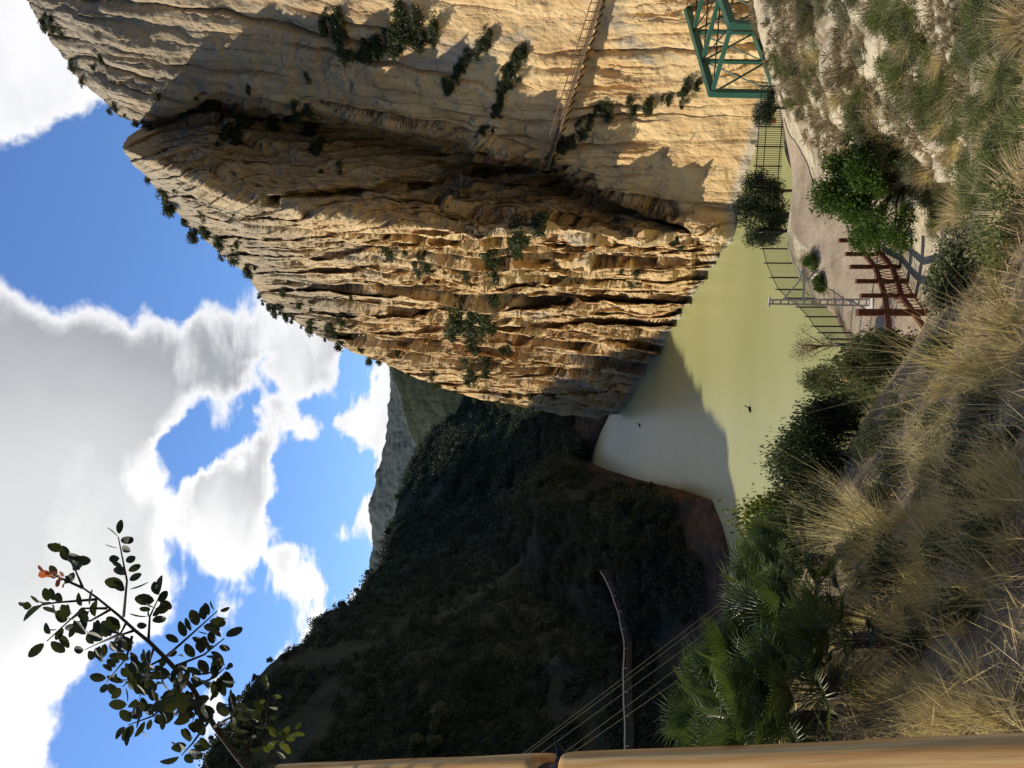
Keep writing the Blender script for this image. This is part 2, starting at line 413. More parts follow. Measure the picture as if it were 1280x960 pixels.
DH = np.minimum(DH, db[:, None] * sr ** -.5)
HB = RZ * DH[..., None]
env = (np.sin(np.pi * np.clip(t2, 0, 1)) ** .6)[None, :]
HB = HB + np.array([.55, -.6, .55]) * ((fbm(HB / 38, 4, 5) * 9 + np.abs(fbm(HB / 14, 3, 15)) * 4) * env)[..., None]
HB[..., 2] += .9 * fbm(HB / 4, 3, 25) * np.minimum(1, t2 * 12)[None, :]
tp = HB[:, -1, :]; exs = []
for k, dz in ((8, 0), (25, -6), (70, -40), (120, -75)):
    e = tp.copy(); e[:, 0] -= k; e[:, 1] += k * .35; e[:, 2] += dz; exs.append(e)
bt = HB[:, 0, :].copy(); bt[:, 2] = WATER - 4
HP = np.concatenate([bt[:, None, :], HB, np.stack(exs, 1)], 1)
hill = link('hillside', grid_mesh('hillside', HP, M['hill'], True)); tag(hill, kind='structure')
def on_hill(px, py):
    U = 960 - py
    i = int(np.clip(round((U + 520) / 990 * (nA - 1)), 0, nA - 1))
    s0, b0 = float(sky_h(U)), float(bas_h(U))
    t_ = float(np.clip((px - b0) / (s0 - b0), 0, 1)) ** (1 / .9)
    return Vector(HB[i, int(round(t_ * (nB - 1)))])

def far_ridge(name, pts, d, mat, amp, base_px, nseg=520):
    f = tab(pts); ys = np.linspace(pts[0][0], pts[-1][0], nseg)
    rows = []
    for k, tv in enumerate(np.linspace(0, 1, 110)):
        px = f(ys) * (1 - tv) + base_px * tv
        rows.append(rays(px, ys) * (d * (1 - .45 * tv)))
    A = np.stack(rows, 1)
    A[..., 2] += amp * fbm(A / (amp * 9), 5, int(d)) + d * .0045 * np.abs(fbm(A / (d * .012), 4, 7))
    back = A[:, 0, :].copy(); back[:, 1] += d * .3; back[:, 2] -= d * .1
    A = np.concatenate([back[:, None, :], A], 1)
    return tag(link(name, grid_mesh(name, A, mat, True)), kind='structure')
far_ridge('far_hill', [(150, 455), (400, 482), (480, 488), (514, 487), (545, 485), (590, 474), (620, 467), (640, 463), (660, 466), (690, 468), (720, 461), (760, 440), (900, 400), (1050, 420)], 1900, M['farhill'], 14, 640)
far_ridge('wooded_ridge', [(250, 440), (400, 462), (453, 485), (490, 496), (514, 502), (571, 522), (620, 552), (700, 600), (760, 640)], 640, M['midhill'], 7, 720)

# ------------------------------------------------------------------ ground by the camera: terrace, slope, yard, bank
CP = [(0, 0, -1.75), (-2, 1, -1.8), (2.5, .5, -1.9), (-7, 0, -1.6), (7, -2, -2.2), (0, -8, .5), (25, -8, 0), (-25, -8, 0), (50, -5, -2), (-50, 0, -8)]
for a in ((1280, 930, 4.4), (1280, 600, 5.4), (1280, 300, 8), (1280, 130, 12), (1280, 0, 14), (1100, 930, 4.9), (1120, 810, 6.0), (1180, 600, 8), (1200, 450, 9.5), (1235, 340, 12),
          (985, 930, 5.6), (1010, 850, 6.3), (1045, 765, 7.8), (1090, 600, 12), (1150, 470, 13), (1060, 560, 16), (1100, 480, 18), (1155, 430, 18), (1215, 380, 17), (1000, 745, 12), (962, 860, 8.5),
          (1200, 160, 30), (1100, 160, 42), (1010, 160, 57), (1200, 60, 24), (1100, 60, 36), (1005, 60, 48), (958, 60, 55), (1100, 0, 34), (1000, 0, 46), (955, 0, 54), (1200, 0, 22),
          (1210, 260, 35), (1160, 260, 43), (1240, 250, 27), (1190, 340, 42), (1240, 300, 28)):
    CP.append(tuple(at(*a)))
YARD = -25.0
def yardpt(px, py):
    r = rays(px, py); return tuple(r * (YARD / r[2]))
for a in ((1050, 260), (1120, 340), (984, 311), (1006, 364), (1098, 437), (1090, 380), (1170, 395), (1000, 200), (985, 175), (1040, 300), (1150, 420), (1060, 420), (978, 140)):
    CP.append(yardpt(*a))
CP += [(0, 29, -19), (4, 29, -20), (-6, 28, -19), (8, 29, -20.5), (2, 37, -25), (7, 38, -25), (-2, 42, -26.5), (13, 74, -32), (2.5, 64, -32.5), (-5, 58, -33), (-10, 46, -33), (-22, 36, -33), (-35, 28, -33), (-50, 20, -33),
       (-15, 14, -9), (-9, 22, -14), (-16, 26, -22), (20, 86, -34), (30, 76, -29), (40, 76, -34), (8, 82, -35), (-5, 75, -36), (24, 70, -26), (33, 64, -22), (45, 60, -18), (60, 40, -8), (60, 80, -25), (-30, 60, -37), (0, 100, -37), (30, 100, -37), (60, 100, -34), (-60, 60, -37), (-60, 100, -37)]
CPa = np.array(CP)
def tps_fit(p, lam=.02):
    n = len(p); X = p[:, :2] / 10
    r = np.linalg.norm(X[:, None] - X[None], axis=-1)
    K = np.where(r > 0, r * r * np.log(r + 1e-12), 0) + lam * np.eye(n)
    Q = np.c_[np.ones(n), X]
    A = np.block([[K, Q], [Q.T, np.zeros((3, 3))]])
    return np.linalg.solve(A, np.r_[p[:, 2], 0, 0, 0])
W_ = tps_fit(CPa)
def ground_base(x, y):
    X = np.stack([x, y], -1) / 10
    sh = X.shape[:-1]; X = X.reshape(-1, 2); out = np.zeros(len(X)); C = CPa[:, :2] / 10; n = len(C)
    for s in range(0, len(X), 40000):
        xx = X[s:s + 40000]
        r = np.linalg.norm(xx[:, None] - C[None], axis=-1)
        out[s:s + 40000] = np.where(r > 0, r * r * np.log(r + 1e-12), 0) @ W_[:n] + W_[n] + xx @ W_[n + 1:]
    return np.clip(out.reshape(sh), -38, 6)
def ground_z(x, y):
    x = np.asarray(x, float); y = np.asarray(y, float)
    z = ground_base(x, y)
    p = np.stack([x, y, x * 0], -1)
    dist = np.hypot(x, y)
    rs = sstep(4, 12, x - .12 * y + 3) * sstep(6, 14, y) * sstep(66, 56, y)          # rocky right-hand slope
    flat = sstep(1.5, .4, np.abs(z - YARD)) * sstep(35, 40, y)
    z = z + (1 - flat) * (.12 * fbm(p / 1.1, 4, 2) * sstep(2, 5, dist) + .45 * fbm(p / 5, 3, 4) * sstep(5, 14, dist) + rs * (1.3 * fbm(p / 7, 4, 6) + .8 * np.abs(fbm(p / 2.2, 4, 12))))
    return z
ys_ = np.concatenate([np.linspace(-9, 2, 24)[:-1], np.linspace(2, 20, 170)[:-1], np.linspace(20, 70, 200)[:-1], np.linspace(70, 110, 40)])
s_ = np.linspace(-1, 1, 420); xs_ = np.sign(s_) * (8 * np.abs(s_) + 54 * np.abs(s_) ** 3.0)
GXm, GYm = np.meshgrid(xs_, ys_, indexing='ij')
GZ = ground_z(GXm, GYm)
def ground_mat():
    m, t = new_mat('slope_soil')
    p = wcoord(t)
    n1 = t.noise(p, .35, 6, .65, .4); n2 = t.noise(p, 3.5, 6, .7); n3 = t.noise(p, .12, 4, .6)
    soil = t.ramp(n2, [(.3, (.13, .09, .055)), (.5, (.27, .2, .12)), (.7, (.42, .33, .21))])
    pale = t.ramp(n2, [(.28, (.30, .245, .155)), (.5, (.55, .47, .325)), (.72, (.68, .6, .44))])
    xyz = t.n('ShaderNodeSeparateXYZ', {0: t.n('ShaderNodeNewGeometry').outputs['Position']}).outputs
    right = t.mr(t.math('SUBTRACT', xyz[0], t.math('MULTIPLY', xyz[1], .05)), 1.0, 5.0)
    far = t.mr(xyz[1], 14, 24)
    k = t.math('MULTIPLY', t.math('MULTIPLY', right, far), t.mr(n1, .38, .52))
    c = t.mix(k, soil, pale)
    grn = t.math('MULTIPLY', t.mr(n3, .5, .62), .6)
    c = t.mix(grn, c, (.06, .062, .026))
    h = t.math('ADD', n2, t.math('MULTIPLY', n1, .8))
    finish(t, c, .97, t.bump(h, .7, .25), .05); return m
M['soil'] = ground_mat()
tag(link('ground', grid_mesh('ground', np.stack([GXm, GYm, GZ], -1), M['soil'], True)), kind='structure')
plainz = np.array([[[-9000, -3000, -40.], [-9000, 9000, -40.]], [[9000, -3000, -40.], [9000, 9000, -40.]]])
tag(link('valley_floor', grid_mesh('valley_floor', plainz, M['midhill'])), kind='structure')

def yv(px, py):
    q_ = yardpt(px, py); return Vector((q_[0], q_[1], float(ground_z(q_[0], q_[1]))))
def hit(px, py, d0=3.0, d1=110.0):
    r = rays(px, py)
    ds = np.linspace(d0, d1, 700)
    g = ground_z(r[0] * ds, ds)
    b = np.nonzero(r[2] * ds <= g)[0]
    d = ds[b[0]] if len(b) else d1
    return Vector((r[0] * d, d, float(ground_z(r[0] * d, np.array(d)))))
def gpt(x, y, dz=0.0): return Vector((x, y, float(ground_z(x, y)) + dz))

# ------------------------------------------------------------------ water
def water_mat():
    m, t = new_mat('river_water')
    p = wcoord(t, (1, 1, 1))
    n = t.noise(wcoord(t, (.5, 1.2, 1)), .9, 4, .6, .3)
    n2 = t.noise(wcoord(t, (.04, .09, 1)), 1, 3, .5)
    c = t.ramp(n2, [(.35, (.30, .305, .125)), (.65, (.335, .335, .15))])
    b = t.n('ShaderNodeBsdfPrincipled', {'Base Color': c, 'Roughness': .34, 'IOR': 1.33, 'Specular IOR Level': .5, 'Normal': t.bump(n, .25, .06)})
    t.n('ShaderNodeOutputMaterial', {0: b}); return m
M['water'] = water_mat()
wv_ = np.array([[[-140, -5, WATER], [-140, 420, WATER]], [[75, -5, WATER], [75, 420, WATER]]], float)
tag(link('river', grid_mesh('river', wv_, M['water'])), kind='structure')

# ------------------------------------------------------------------ gravel path and yard, red soil bank
def gravel_mat(name, a, b, c):
    m, t = new_mat(name); p = wcoord(t)
    v = t.n('ShaderNodeTexVoronoi', {'Vector': p, 'Scale': 19.0}); n = t.noise(p, .5, 5, .6); n2 = t.noise(p, 9, 3, .6)
    f = t.math('ADD', t.math('MULTIPLY', n2, .5), t.math('MULTIPLY', n, .5))
    cc = t.ramp(f, [(.35, a), (.5, b), (.65, c)])
    finish(t, cc, .95, t.bump(t.math('ADD', v.outputs[0], t.math('MULTIPLY', t.noise(p, 2.2, 5, .7), 2.0)), .6, .06), .1); return m
M['gravel'] = gravel_mat('gravel', (.22, .165, .11), (.38, .30, .205), (.52, .43, .31))
M['red_soil'] = gravel_mat('red_soil', (.22, .085, .045), (.36, .15, .08), (.42, .22, .13))
def drape(name, line, mat, lift=.06, nl=60, nw=10):
    """line: list of (left point, right point) in photo coordinates on the ground"""
    Ls = np.array([np.array(yv(*a))[:2] for a, b in line]); Rs = np.array([np.array(yv(*b))[:2] for a, b in line])
    k = np.linspace(0, len(line) - 1, nl); idx = np.arange(len(line))
    L2 = np.stack([np.interp(k, idx, Ls[:, j]) for j in (0, 1)], -1); R2 = np.stack([np.interp(k, idx, Rs[:, j]) for j in (0, 1)], -1)
    w = np.linspace(0, 1, nw)
    XY = L2[:, None] * (1 - w)[None, :, None] + R2[:, None] * w[None, :, None]
    XY = XY + .25 * np.stack([vnoise(np.concatenate([XY, XY[..., :1] * 0 + s], -1) / 1.5, 7) for s in (0, 9)], -1)
    Z = ground_z(XY[..., 0], XY[..., 1]) + lift
    return tag(link(name, grid_mesh(name, np.concatenate([XY, Z[..., None]], -1), mat)), kind='structure')
drape('gravel_path', [((976, 150), (984, 150)), ((977, 178), (996, 172)), ((984, 215), (1012, 196)), ((990, 250), (1030, 235)), ((1002, 285), (1050, 262)), ((1020, 310), (1075, 285)), ((1035, 350), (1095, 300)), ((1050, 390), (1120, 340)), ((1070, 420), (1150, 375)), ((1095, 436), (1170, 410))], M['gravel'])

# ------------------------------------------------------------------ foliage shapes
def leaf_quads(c, a, b, l, w):
    a = a * (l / 2)[:, None]; b = b * (w / 2)[:, None]
    v = np.stack([c - a, c + b - a * .1, c + a, c - b - a * .1], 1)
    return v.reshape(-1, 3), np.arange(len(c) * 4).reshape(-1, 4)
def unit(v): return v / (np.linalg.norm(v, axis=-1, keepdims=True) + 1e-9)
def cloud_mesh(name, n, lumps, l, w, mat, seed, up=.2, out=.7):
    g = np.random.default_rng(seed)
    lumps = np.array(lumps, float)
    k = g.choice(len(lumps), n, p=lumps[:, 3] ** 2 / (lumps[:, 3] ** 2).sum())
    d = unit(g.normal(size=(n, 3)))
    rr = lumps[k, 3] * (g.random(n) ** .45) * (1 + .18 * g.normal(size=n))
    c = lumps[k, :3] + d * rr[:, None] * np.array([1, 1, .85])
    a = unit(d * out + g.normal(size=(n, 3)) * .7 + np.array([0, 0, up]))
    b = unit(np.cross(a, g.normal(size=(n, 3))))
    ll = l * (.6 + .8 * g.random(n)); ww = w * (.6 + .8 * g.random(n))
    v, f = leaf_quads(c, a, b, ll, ww)
    return mesh_np(name, v, f, mat)
def bush_lumps(seed, n=9, r=1.0, flat=.7):
    g = np.random.default_rng(seed); L = []
    for i in range(n):
        a = g.random() * 6.283; q = r * .75 * math.sqrt(g.random())
        h = r * flat * (1 - (q / r) ** 2) * (.55 + .6 * g.random())
        L.append((q * math.cos(a), q * math.sin(a), h, r * (.25 + .25 * g.random())))
    return L
def tuft_mesh(name, n, L, mat, seed, spread=.9, width=.008, r0=.12, bend=.5, seg=4):
    g = np.random.default_rng(seed)
    az = g.random(n) * 6.283; pol = spread * np.sqrt(g.random(n)) ; ln = L * (.45 + .65 * g.random(n))
    d = np.stack([np.sin(pol) * np.cos(az), np.sin(pol) * np.sin(az), np.cos(pol)], -1)
    root = np.stack([np.cos(az), np.sin(az), az * 0], -1) * (r0 * np.sqrt(g.random(n)))[:, None]
    side = unit(np.cross(d, g.normal(size=(n, 3))))
    ts = np.linspace(0, 1, seg)
    bd = bend * (.4 + g.random(n))
    pts = root[:, None] + d[:, None] * (ts[None, :, None] * ln[:, None, None])
    pts[..., 2] -= (bd * ln)[:, None] * ts[None] ** 2 * np.sin(pol)[:, None]
    w = width * (1 - .85 * ts)
    A = pts + side[:, None] * w[None, :, None]; Bq = pts - side[:, None] * w[None, :, None]
    v = np.stack([A, Bq], 2).reshape(n, seg * 2, 3)
    o = np.arange(n)[:, None] * seg * 2
    f = np.concatenate([np.stack([o[:, 0] + 2 * s, o[:, 0] + 2 * s + 1, o[:, 0] + 2 * s + 3, o[:, 0] + 2 * s + 2], -1) for s in range(seg - 1)], 0)
    return mesh_np(name, v.reshape(-1, 3), f, mat)
def limbs_mesh(name, lumps, mat, r=.06, base=(0, 0, -.3)):
    mb = MB(); b = Vector(base)
    for (x, y, z, q) in lumps:
        e = Vector((x, y, z)); mid = b.lerp(e, .5) + Vector((x * -.1, y * -.1, .1 * z))
        mb.tube([b, mid, e], [r, r * .6, r * .15], 5)
    return mb.mesh(name, mat)

# ------------------------------------------------------------------ things: shrubs on the cliff
cl_me = [cloud_mesh('cliff_shrub', 800, bush_lumps(s, 10, 1.25, .6), .2, .13, M['cliff_leaf'], s, .2, .5) for s in range(100, 106)]
def cliff_patch(spots, label, group, rad=(.7, 1.5), k=1, jit=6):
    k += 1; jit *= 1.2; rad = (rad[0] * .7, rad[1] * 1.05)
    g = np.random.default_rng(len(label) + int(spots[0][0]))
    for (px, py) in spots:
        for _ in range(k):
            p, n = on_cliff(px + g.normal() * jit, py + g.normal() * jit)
            o = link('cliff_shrub', cl_me[g.integers(len(cl_me))])
            s = rad[0] + (rad[1] - rad[0]) * g.random() ** 1.5
            o.location = p + n * (s * .1) - Vector((0, 0, s * .3))
            o.rotation_euler = (0, 0, g.random() * 6.28); o.scale = (s, s, s * (.75 + .5 * g.random()))
            tag(o, label, 'shrub', group)
def chain(pts, n):
    q = np.array(pts, float); k = np.linspace(0, len(q) - 1, n); i = np.arange(len(q))
    return list(zip(np.interp(k, i, q[:, 0]), np.interp(k, i, q[:, 1])))
cliff_patch(chain([(405, 25), (430, 35), (455, 60), (490, 45), (515, 30)], 9), 'dark green shrub in the broad cliff thicket at the photo\'s upper edge', 'shrubs in the high thicket on the cliff wall', (.8, 1.7), 2, 8)
cliff_patch(chain([(500, 60), (530, 45), (555, 42)], 5), 'dark shrub in the short row of bushes beside the high cliff thicket', 'shrubs in the short row by the thicket', (.6, 1.2), 2, 4)
cliff_patch(chain([(562, 105), (580, 80), (600, 58), (612, 45)], 9), 'dark shrub in the upper slanting crack of the sunlit cliff wall', 'shrubs along the upper slanting crack', (.5, 1.0), 2, 3)
cliff_patch(chain([(612, 160), (628, 130), (632, 100), (645, 75), (655, 62)], 12), 'dark shrub in the lower slanting crack above the cliff walkway', 'shrubs along the lower slanting crack', (.5, 1.1), 2, 3)
cliff_patch(chain([(690, 200), (705, 180), (722, 165), (740, 145), (760, 140)], 10), 'green shrub on the broken ledges just under the end of the cliff walkway', 'shrubs under the walkway end', (.5, 1.2), 2, 4)
cliff_patch(chain([(790, 130), (840, 128), (870, 105)], 6), 'small green shrub in the crack beside the green bridge', 'shrubs in the crack by the bridge', (.5, 1.0), 2, 4)
cliff_patch([(580, 375), (590, 385), (600, 395), (585, 395), (575, 410)], 'green shrub in the big clump halfway down the striped rock fin', 'shrubs in the big clump on the fin', (1.6, 3.0), 2, 8)
cliff_patch([(600, 445), (615, 455), (590, 460), (640, 440)], 'olive shrub on the pale slab near the low left end of the fin', 'shrubs on the low slab of the fin', (1.1, 2.2), 2, 8)
cliff_patch(chain([(520, 318), (535, 325), (620, 330), (655, 302), (670, 290)], 9), 'dark shrub in the clefts across the middle of the rock fin', 'shrubs in the middle clefts of the fin', (1.0, 2.2), 2, 7)
cliff_patch(chain([(200, 250), (240, 288), (290, 310), (330, 385), (360, 395), (400, 400), (430, 405), (470, 445)], 22), 'dark shrub on the weathered crest near the skyline of the rock fin', 'shrubs along the crest of the fin', (.7, 1.7), 2, 12)
cliff_patch(chain([(240, 110), (270, 130), (300, 200), (330, 150), (360, 120), (420, 220)], 14), 'dark shrub in the shaded gully below the peak', 'shrubs in the shaded gully', (.8, 1.8), 2, 14)
cliff_patch([(70, 40), (110, 85), (140, 130), (170, 140), (130, 60), (60, 15)], 'small dark shrub on the sunlit slope beneath the highest skyline', 'shrubs under the highest skyline', (.5, 1.1), 2, 8)
cliff_patch(chain([(530, 475), (560, 488), (620, 495), (680, 500)], 9), 'olive shrub on the lowest skyline ridge where the cliff drops to the river', 'shrubs on the low end of the cliff', (.6, 1.3), 2, 6)
cliff_patch([(790, 340), (800, 345), (850, 300), (730, 350), (700, 330)], 'small shrub among the dark crevices low on the fin near the water', 'shrubs low on the fin', (.5, 1.1), 2, 6)

# ------------------------------------------------------------------ walkway pinned to the cliff wall
def walkway():
    root = empty('cliff_walkway', on_cliff(700, 150)[0])
    tag(root, 'brown plank walkway with railing climbing across the sunlit cliff wall', 'walkway')
    inv = Vector(root.location)
    px = np.linspace(684, 762, 46); py = np.interp(px, [684, 762], [206, -40])
    pts = []
    for a, b in zip(px, py):
        r_ = rays(a, b); d = float(plane_d(NW, a, b)) - 1.0
        pts.append(Vector(r_ * d))
    pts = [p - inv for p in pts]
    mb = MB(); rail = MB(); mesh_ = MB()
    out = Vector((-.76, -.65, 0))
    for i in range(len(pts) - 1):
        mb.bar(pts[i] + out * .35, pts[i + 1] + out * .35, 1.5, .16)
        rail.bar(pts[i] + out * 1.0 + Vector((0, 0, 1.05)), pts[i + 1] + out * 1.0 + Vector((0, 0, 1.05)), .1, .1)
        mesh_.bar(pts[i] + out * 1.0 + Vector((0, 0, .55)), pts[i + 1] + out * 1.0 + Vector((0, 0, .55)), .05, .05)
    mb.build('deck', M['plank'], root); rail.build('handrail', M['plank'], root); mesh_.build('guard_wire', M['dark_steel'], root)
    for i in range(0, len(pts), 2):
        MB().bar(pts[i] + out * 1.0, pts[i] + out * 1.0 + Vector((0, 0, 1.1)), .09, .09).build('rail_post', M['plank'], root)
        MB().bar(pts[i] + out * .9 - Vector((0, 0, .1)), pts[i] - out * .6 - Vector((0, 0, 1.0)), .1, .12).build('bracket', M['dark_steel'], root)
walkway()

# ------------------------------------------------------------------ wood on the shaded mountain
def forest():
    g = np.random.default_rng(77)
    n = 12500
    ii = g.integers(nA * .36, nA - 6, n); jj = (g.random(n) ** .85 * (nB - 2)).astype(int) + 1
    c = HB[ii, jj]
    keep = (vnoise(c / 17, 3) + .35 * vnoise(c / 6, 4) > -.60) & (c[:, 2] > WATER + 3.2 + 3.5 * vnoise(c / 9, 9))
    c = c[keep]; n = len(c)
    k = 84
    dist = c[:, 1]
    rad = (.75 + 1.25 * g.random(n)) * np.clip(dist / 190, .75, 1.9)
    d = unit(g.normal(size=(n, k, 3)))
    rr = rad[:, None] * g.random((n, k)) ** .5
    q = c[:, None] + d * rr[..., None] * np.array([1, 1, .8]) + np.array([0, 0, .45]) * rad[:, None, None]
    a = unit(d + .8 * g.normal(size=(n, k, 3))); b = unit(np.cross(a, g.normal(size=(n, k, 3))))
    l = (rad[:, None] * (.19 + .16 * g.random((n, k)))).ravel()
    v, f = leaf_quads(q.reshape(-1, 3), a.reshape(-1, 3), b.reshape(-1, 3), l, l * .7)
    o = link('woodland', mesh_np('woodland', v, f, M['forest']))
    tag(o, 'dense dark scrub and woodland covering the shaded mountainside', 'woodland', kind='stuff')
forest()
def tree_proto(name, seed, H, crown_r, mat, n=1500, leaf=.35, bark=None, nl=11, lean=0):
    g = np.random.default_rng(seed)
    root = empty(name)
    L = []
    for i in range(nl):
        a = g.random() * 6.283; q = crown_r * .7 * math.sqrt(g.random()); h = H * (.42 + .5 * g.random())
        q *= 1 - .5 * (h / H - .42)
        L.append((q * math.cos(a) + lean * h / H, q * math.sin(a), h, crown_r * (.28 + .22 * g.random())))
    link('crown', cloud_mesh('crown', n, L, leaf, leaf * .55, mat, seed), root)
    mb = MB(); mb.tube([(0, 0, -.6), (lean * .2, 0, H * .3), (lean * .6, .05, H * .62), (lean, 0, H * .85)], [H * .03, H * .024, H * .014, H * .005], 7)
    for (x, y, z, q) in L:
        z0 = z * .55; mb.tube([(lean * z0 / H, 0, z0), (x * .55 + lean * .2, y * .55, z * .8), (x, y, z)], [H * .012, H * .008, H * .003], 5)
    mb.build('trunk', bark or M['bark'], root)
    return root
def place(src, loc, rz, sc, label, cat, group=None, first=[]):
    if src.name not in first: first.append(src.name); o = src
    else:
        o = src.copy(); col.objects.link(o)
        for ch in src.children:
            c = ch.copy(); col.objects.link(c); c.parent = o
    o.location = loc; o.rotation_euler = (0, 0, rz); o.scale = sc if isinstance(sc, tuple) else (sc, sc, sc)
    for k_ in ('label', 'category', 'group'):
        if k_ in o: del o[k_]
    return tag(o, label, cat, group)
hp = [tree_proto('hillside_tree', 300 + i, 4.5, 2.0, M['forest'], 700, .6) for i in range(3)]
g0 = np.random.default_rng(8)
for i, (px, py) in enumerate([(436, 757), (300, 886), (325, 846), (342, 826), (362, 820), (390, 797), (268, 925), (452, 738), (470, 716), (490, 664), (500, 620), (280, 905), (313, 868)]):
    p = on_hill(px + 3, py); place(hp[i % 3], p, g0.random() * 6, (.5 + .5 * g0.random()) * max(.8, p.y / 260), 'dark tree standing on the skyline of the shaded mountain', 'tree', 'skyline trees on the shaded mountain')
for i in range(26):
    px, py = 760 + g0.random() * 110, 590 + g0.random() * 250
    p = on_hill(px, py)
    if p.z > WATER + 1: place(hp[i % 3], p, g0.random() * 6, .45 + .45 * g0.random(), 'dark tree on the shaded spur just above the river', 'tree', 'trees on the shaded spur')
op = tree_proto('olive_tree', 340, 4.5, 1.9, M['olive'], 900, .4)
for i, (px, py) in enumerate([(560, 905), (545, 925), (575, 890), (500, 935), (565, 925)]):
    p = on_hill(px, py); place(op, p, i * 1.3, .8 + .2 * (i % 3), 'grey green tree catching light low on the shaded mountain near the wooden handrail', 'tree', 'paler trees by the wooden handrail')

# pale road with a white rail round the shaded mountain
rp = [(758, 716), (768, 732), (776, 750), (783, 770), (788, 790), (792, 815), (795, 840), (797, 870), (798, 900), (799, 930), (800, 980), (802, 1050)]
rpts = []
k_ = np.linspace(0, len(rp) - 1, 44)
rpx = np.interp(k_, np.arange(len(rp)), [a for a, b in rp]); rpy = np.interp(k_, np.arange(len(rp)), [b for a, b in rp])
rpts = np.array([on_hill(a, b) for a, b in zip(rpx, rpy)])
for _ in range(3): rpts[1:-1] = (rpts[:-2] + 2 * rpts[1:-1] + rpts[2:]) / 4
outv = np.array([.8, -.6, 0])
rr_ = np.stack([rpts + outv * (1.0 + o) + np.array([0, 0, 1.3 - dz]) for o, dz in ((-.1, -.25), (.1, 0), (.7, 0), (.75, .3), (.78, .6))], 1)
M['road'] = plain('hill_road', (.05, .047, .04), .9, 0, .2, .6)
tag(link('hillside_road', grid_mesh('hillside_road', rr_, M['road'], False)), kind='structure')
gr = empty('guard_rail', tuple(rpts[20])); tag(gr, 'thin white guard rail curving along the road on the shaded mountain', 'guard rail')
o0 = Vector(rpts[20]); mb = MB()
gl = [Vector(p) + Vector(outv) * 1.5 + Vector((0, 0, 1.3 + .6)) - o0 for p in rpts]
for a, b in zip(gl[:-1], gl[1:]): mb.bar(a, b, .08, .2)
mb.build('rail', M['white_rail'], gr)
for a in gl[::4]: MB().bar(a - Vector((.06, -.06, .9)), a - Vector((.06, -.06, -.1)), .12, .12).build('rail_post', M['white_rail'], gr)

# ------------------------------------------------------------------ green truss bridge
def bridge():
    A = Vector((26.7, 75, 0)); Bn = Vector((30.5, 69.3, 0))
    d = Vector((.80, .60, 0)); wv2 = Bn - A; z1, z0 = -22.0, -28.2
    root = empty('truss_bridge', (A.x, A.y, z0)); tag(root, 'green steel truss railway bridge entering from the right in front of the cliff', 'bridge')
    o = Vector((A.x, A.y, z0)); Lp, n = 5.2, 7
    up = Vector((0, 0, 1))
    def pt(side, i, z): return A + wv2 * side + d * (Lp * i) + Vector((0, 0, z)) - o
    for s in (0, 1):
        MB().bar(pt(s, -.04, z1), pt(s, n, z1), .62, .62).build('top_chord', M['green_steel'], root)
        MB().bar(pt(s, -.04, z0), pt(s, n, z0), .62, .62).build('bottom_chord', M['green_steel'], root)
        for i in range(n + 1):
            MB().bar(pt(s, i, z0 + .32), pt(s, i, z1 - .32), .55 if i == 0 else .32, .62 if i == 0 else .34, d).build('post', M['green_steel'], root)
        for i in range(n):
            MB().bar(pt(s, i + .06, z1 - .4), pt(s, i + .94, z0 + .4), .1, .16).build('diagonal', M['green_steel'], root)
            MB().bar(pt(s, i + .06, z0 + .4), pt(s, i + .94, z1 - .4), .08, .12).build('diagonal', M['green_steel'], root)
    for i in range(n + 1):
        for z in (z1, z0):
            MB().bar(pt(.06, i, z), pt(.94, i, z), .3, .34).build('cross_beam', M['green_steel'], root)
    for i in range(n):
        MB().bar(pt(.06, i + .05, z1 - .06), pt(.94, i + .95, z1 - .06), .1, .1).build('lateral_brace', M['dark_steel'], root)
        MB().bar(pt(.94, i + .05, z1 + .06), pt(.06, i + .95, z1 + .06), .1, .1).build('lateral_brace', M['dark_steel'], root)
    dk = MB()
    for k in range(56): dk.bar(pt(.2, k * n / 56, z0 + .45), pt(.8, k * n / 56, z0 + .45), .25, .2)
    dk.build('sleepers', M['plank'], root)
    for s in (.33, .67): MB().bar(pt(s, 0, z0 + .62), pt(s, n, z0 + .62), .09, .14).build('rail', M['rust'], root)
    MB().bar(pt(-.25, -.35, z0 - 2.2), pt(1.25, -.35, z0 - 2.2), 3.0, 3.7).build('abutment', M['concrete'], root)
bridge()

# ------------------------------------------------------------------ fences by the water
def picket_fence():
    a, b = at(978, 108, 66.0), at(980, 232, 68.5)
    a.z = -25.6; b.z = -25.9
    root = empty('picket_fence', a); tag(root, 'dark iron picket fence along the path beside the green bridge', 'fence')
    L = b - a; n = 46; h = 2.25
    for z in (.25, 1.55, 2.15): MB().bar(Vector((0, 0, z)), L + Vector((0, 0, z)), .05, .06).build('rail', M['dark_steel'], root)
    for i in range(n):
        p = L * (i / (n - 1)); big = i % 9 == 0
        MB().bar(p, p + Vector((0, 0, h + (.12 if big else 0))), .12 if big else .04, .1 if big else .04, (1, 0, 0)).build('post' if big else 'picket', M['dark_steel'], root)
    return a, L
pa, pl_ = picket_fence()
sg = pa + pl_ * .34 + Vector((-.05, -.15, 1.25))
sgo = empty('sign', sg); tag(sgo, 'small red sign fixed to the iron picket fence', 'sign')
MB().bar((-.2, 0, -.2), (.2, 0, -.2), .03, .5).build('panel', M['red_sign'], sgo)
MB().bar((-.22, .03, .07), (.22, .03, .07), .02, .04).build('frame', M['dark_steel'], sgo)
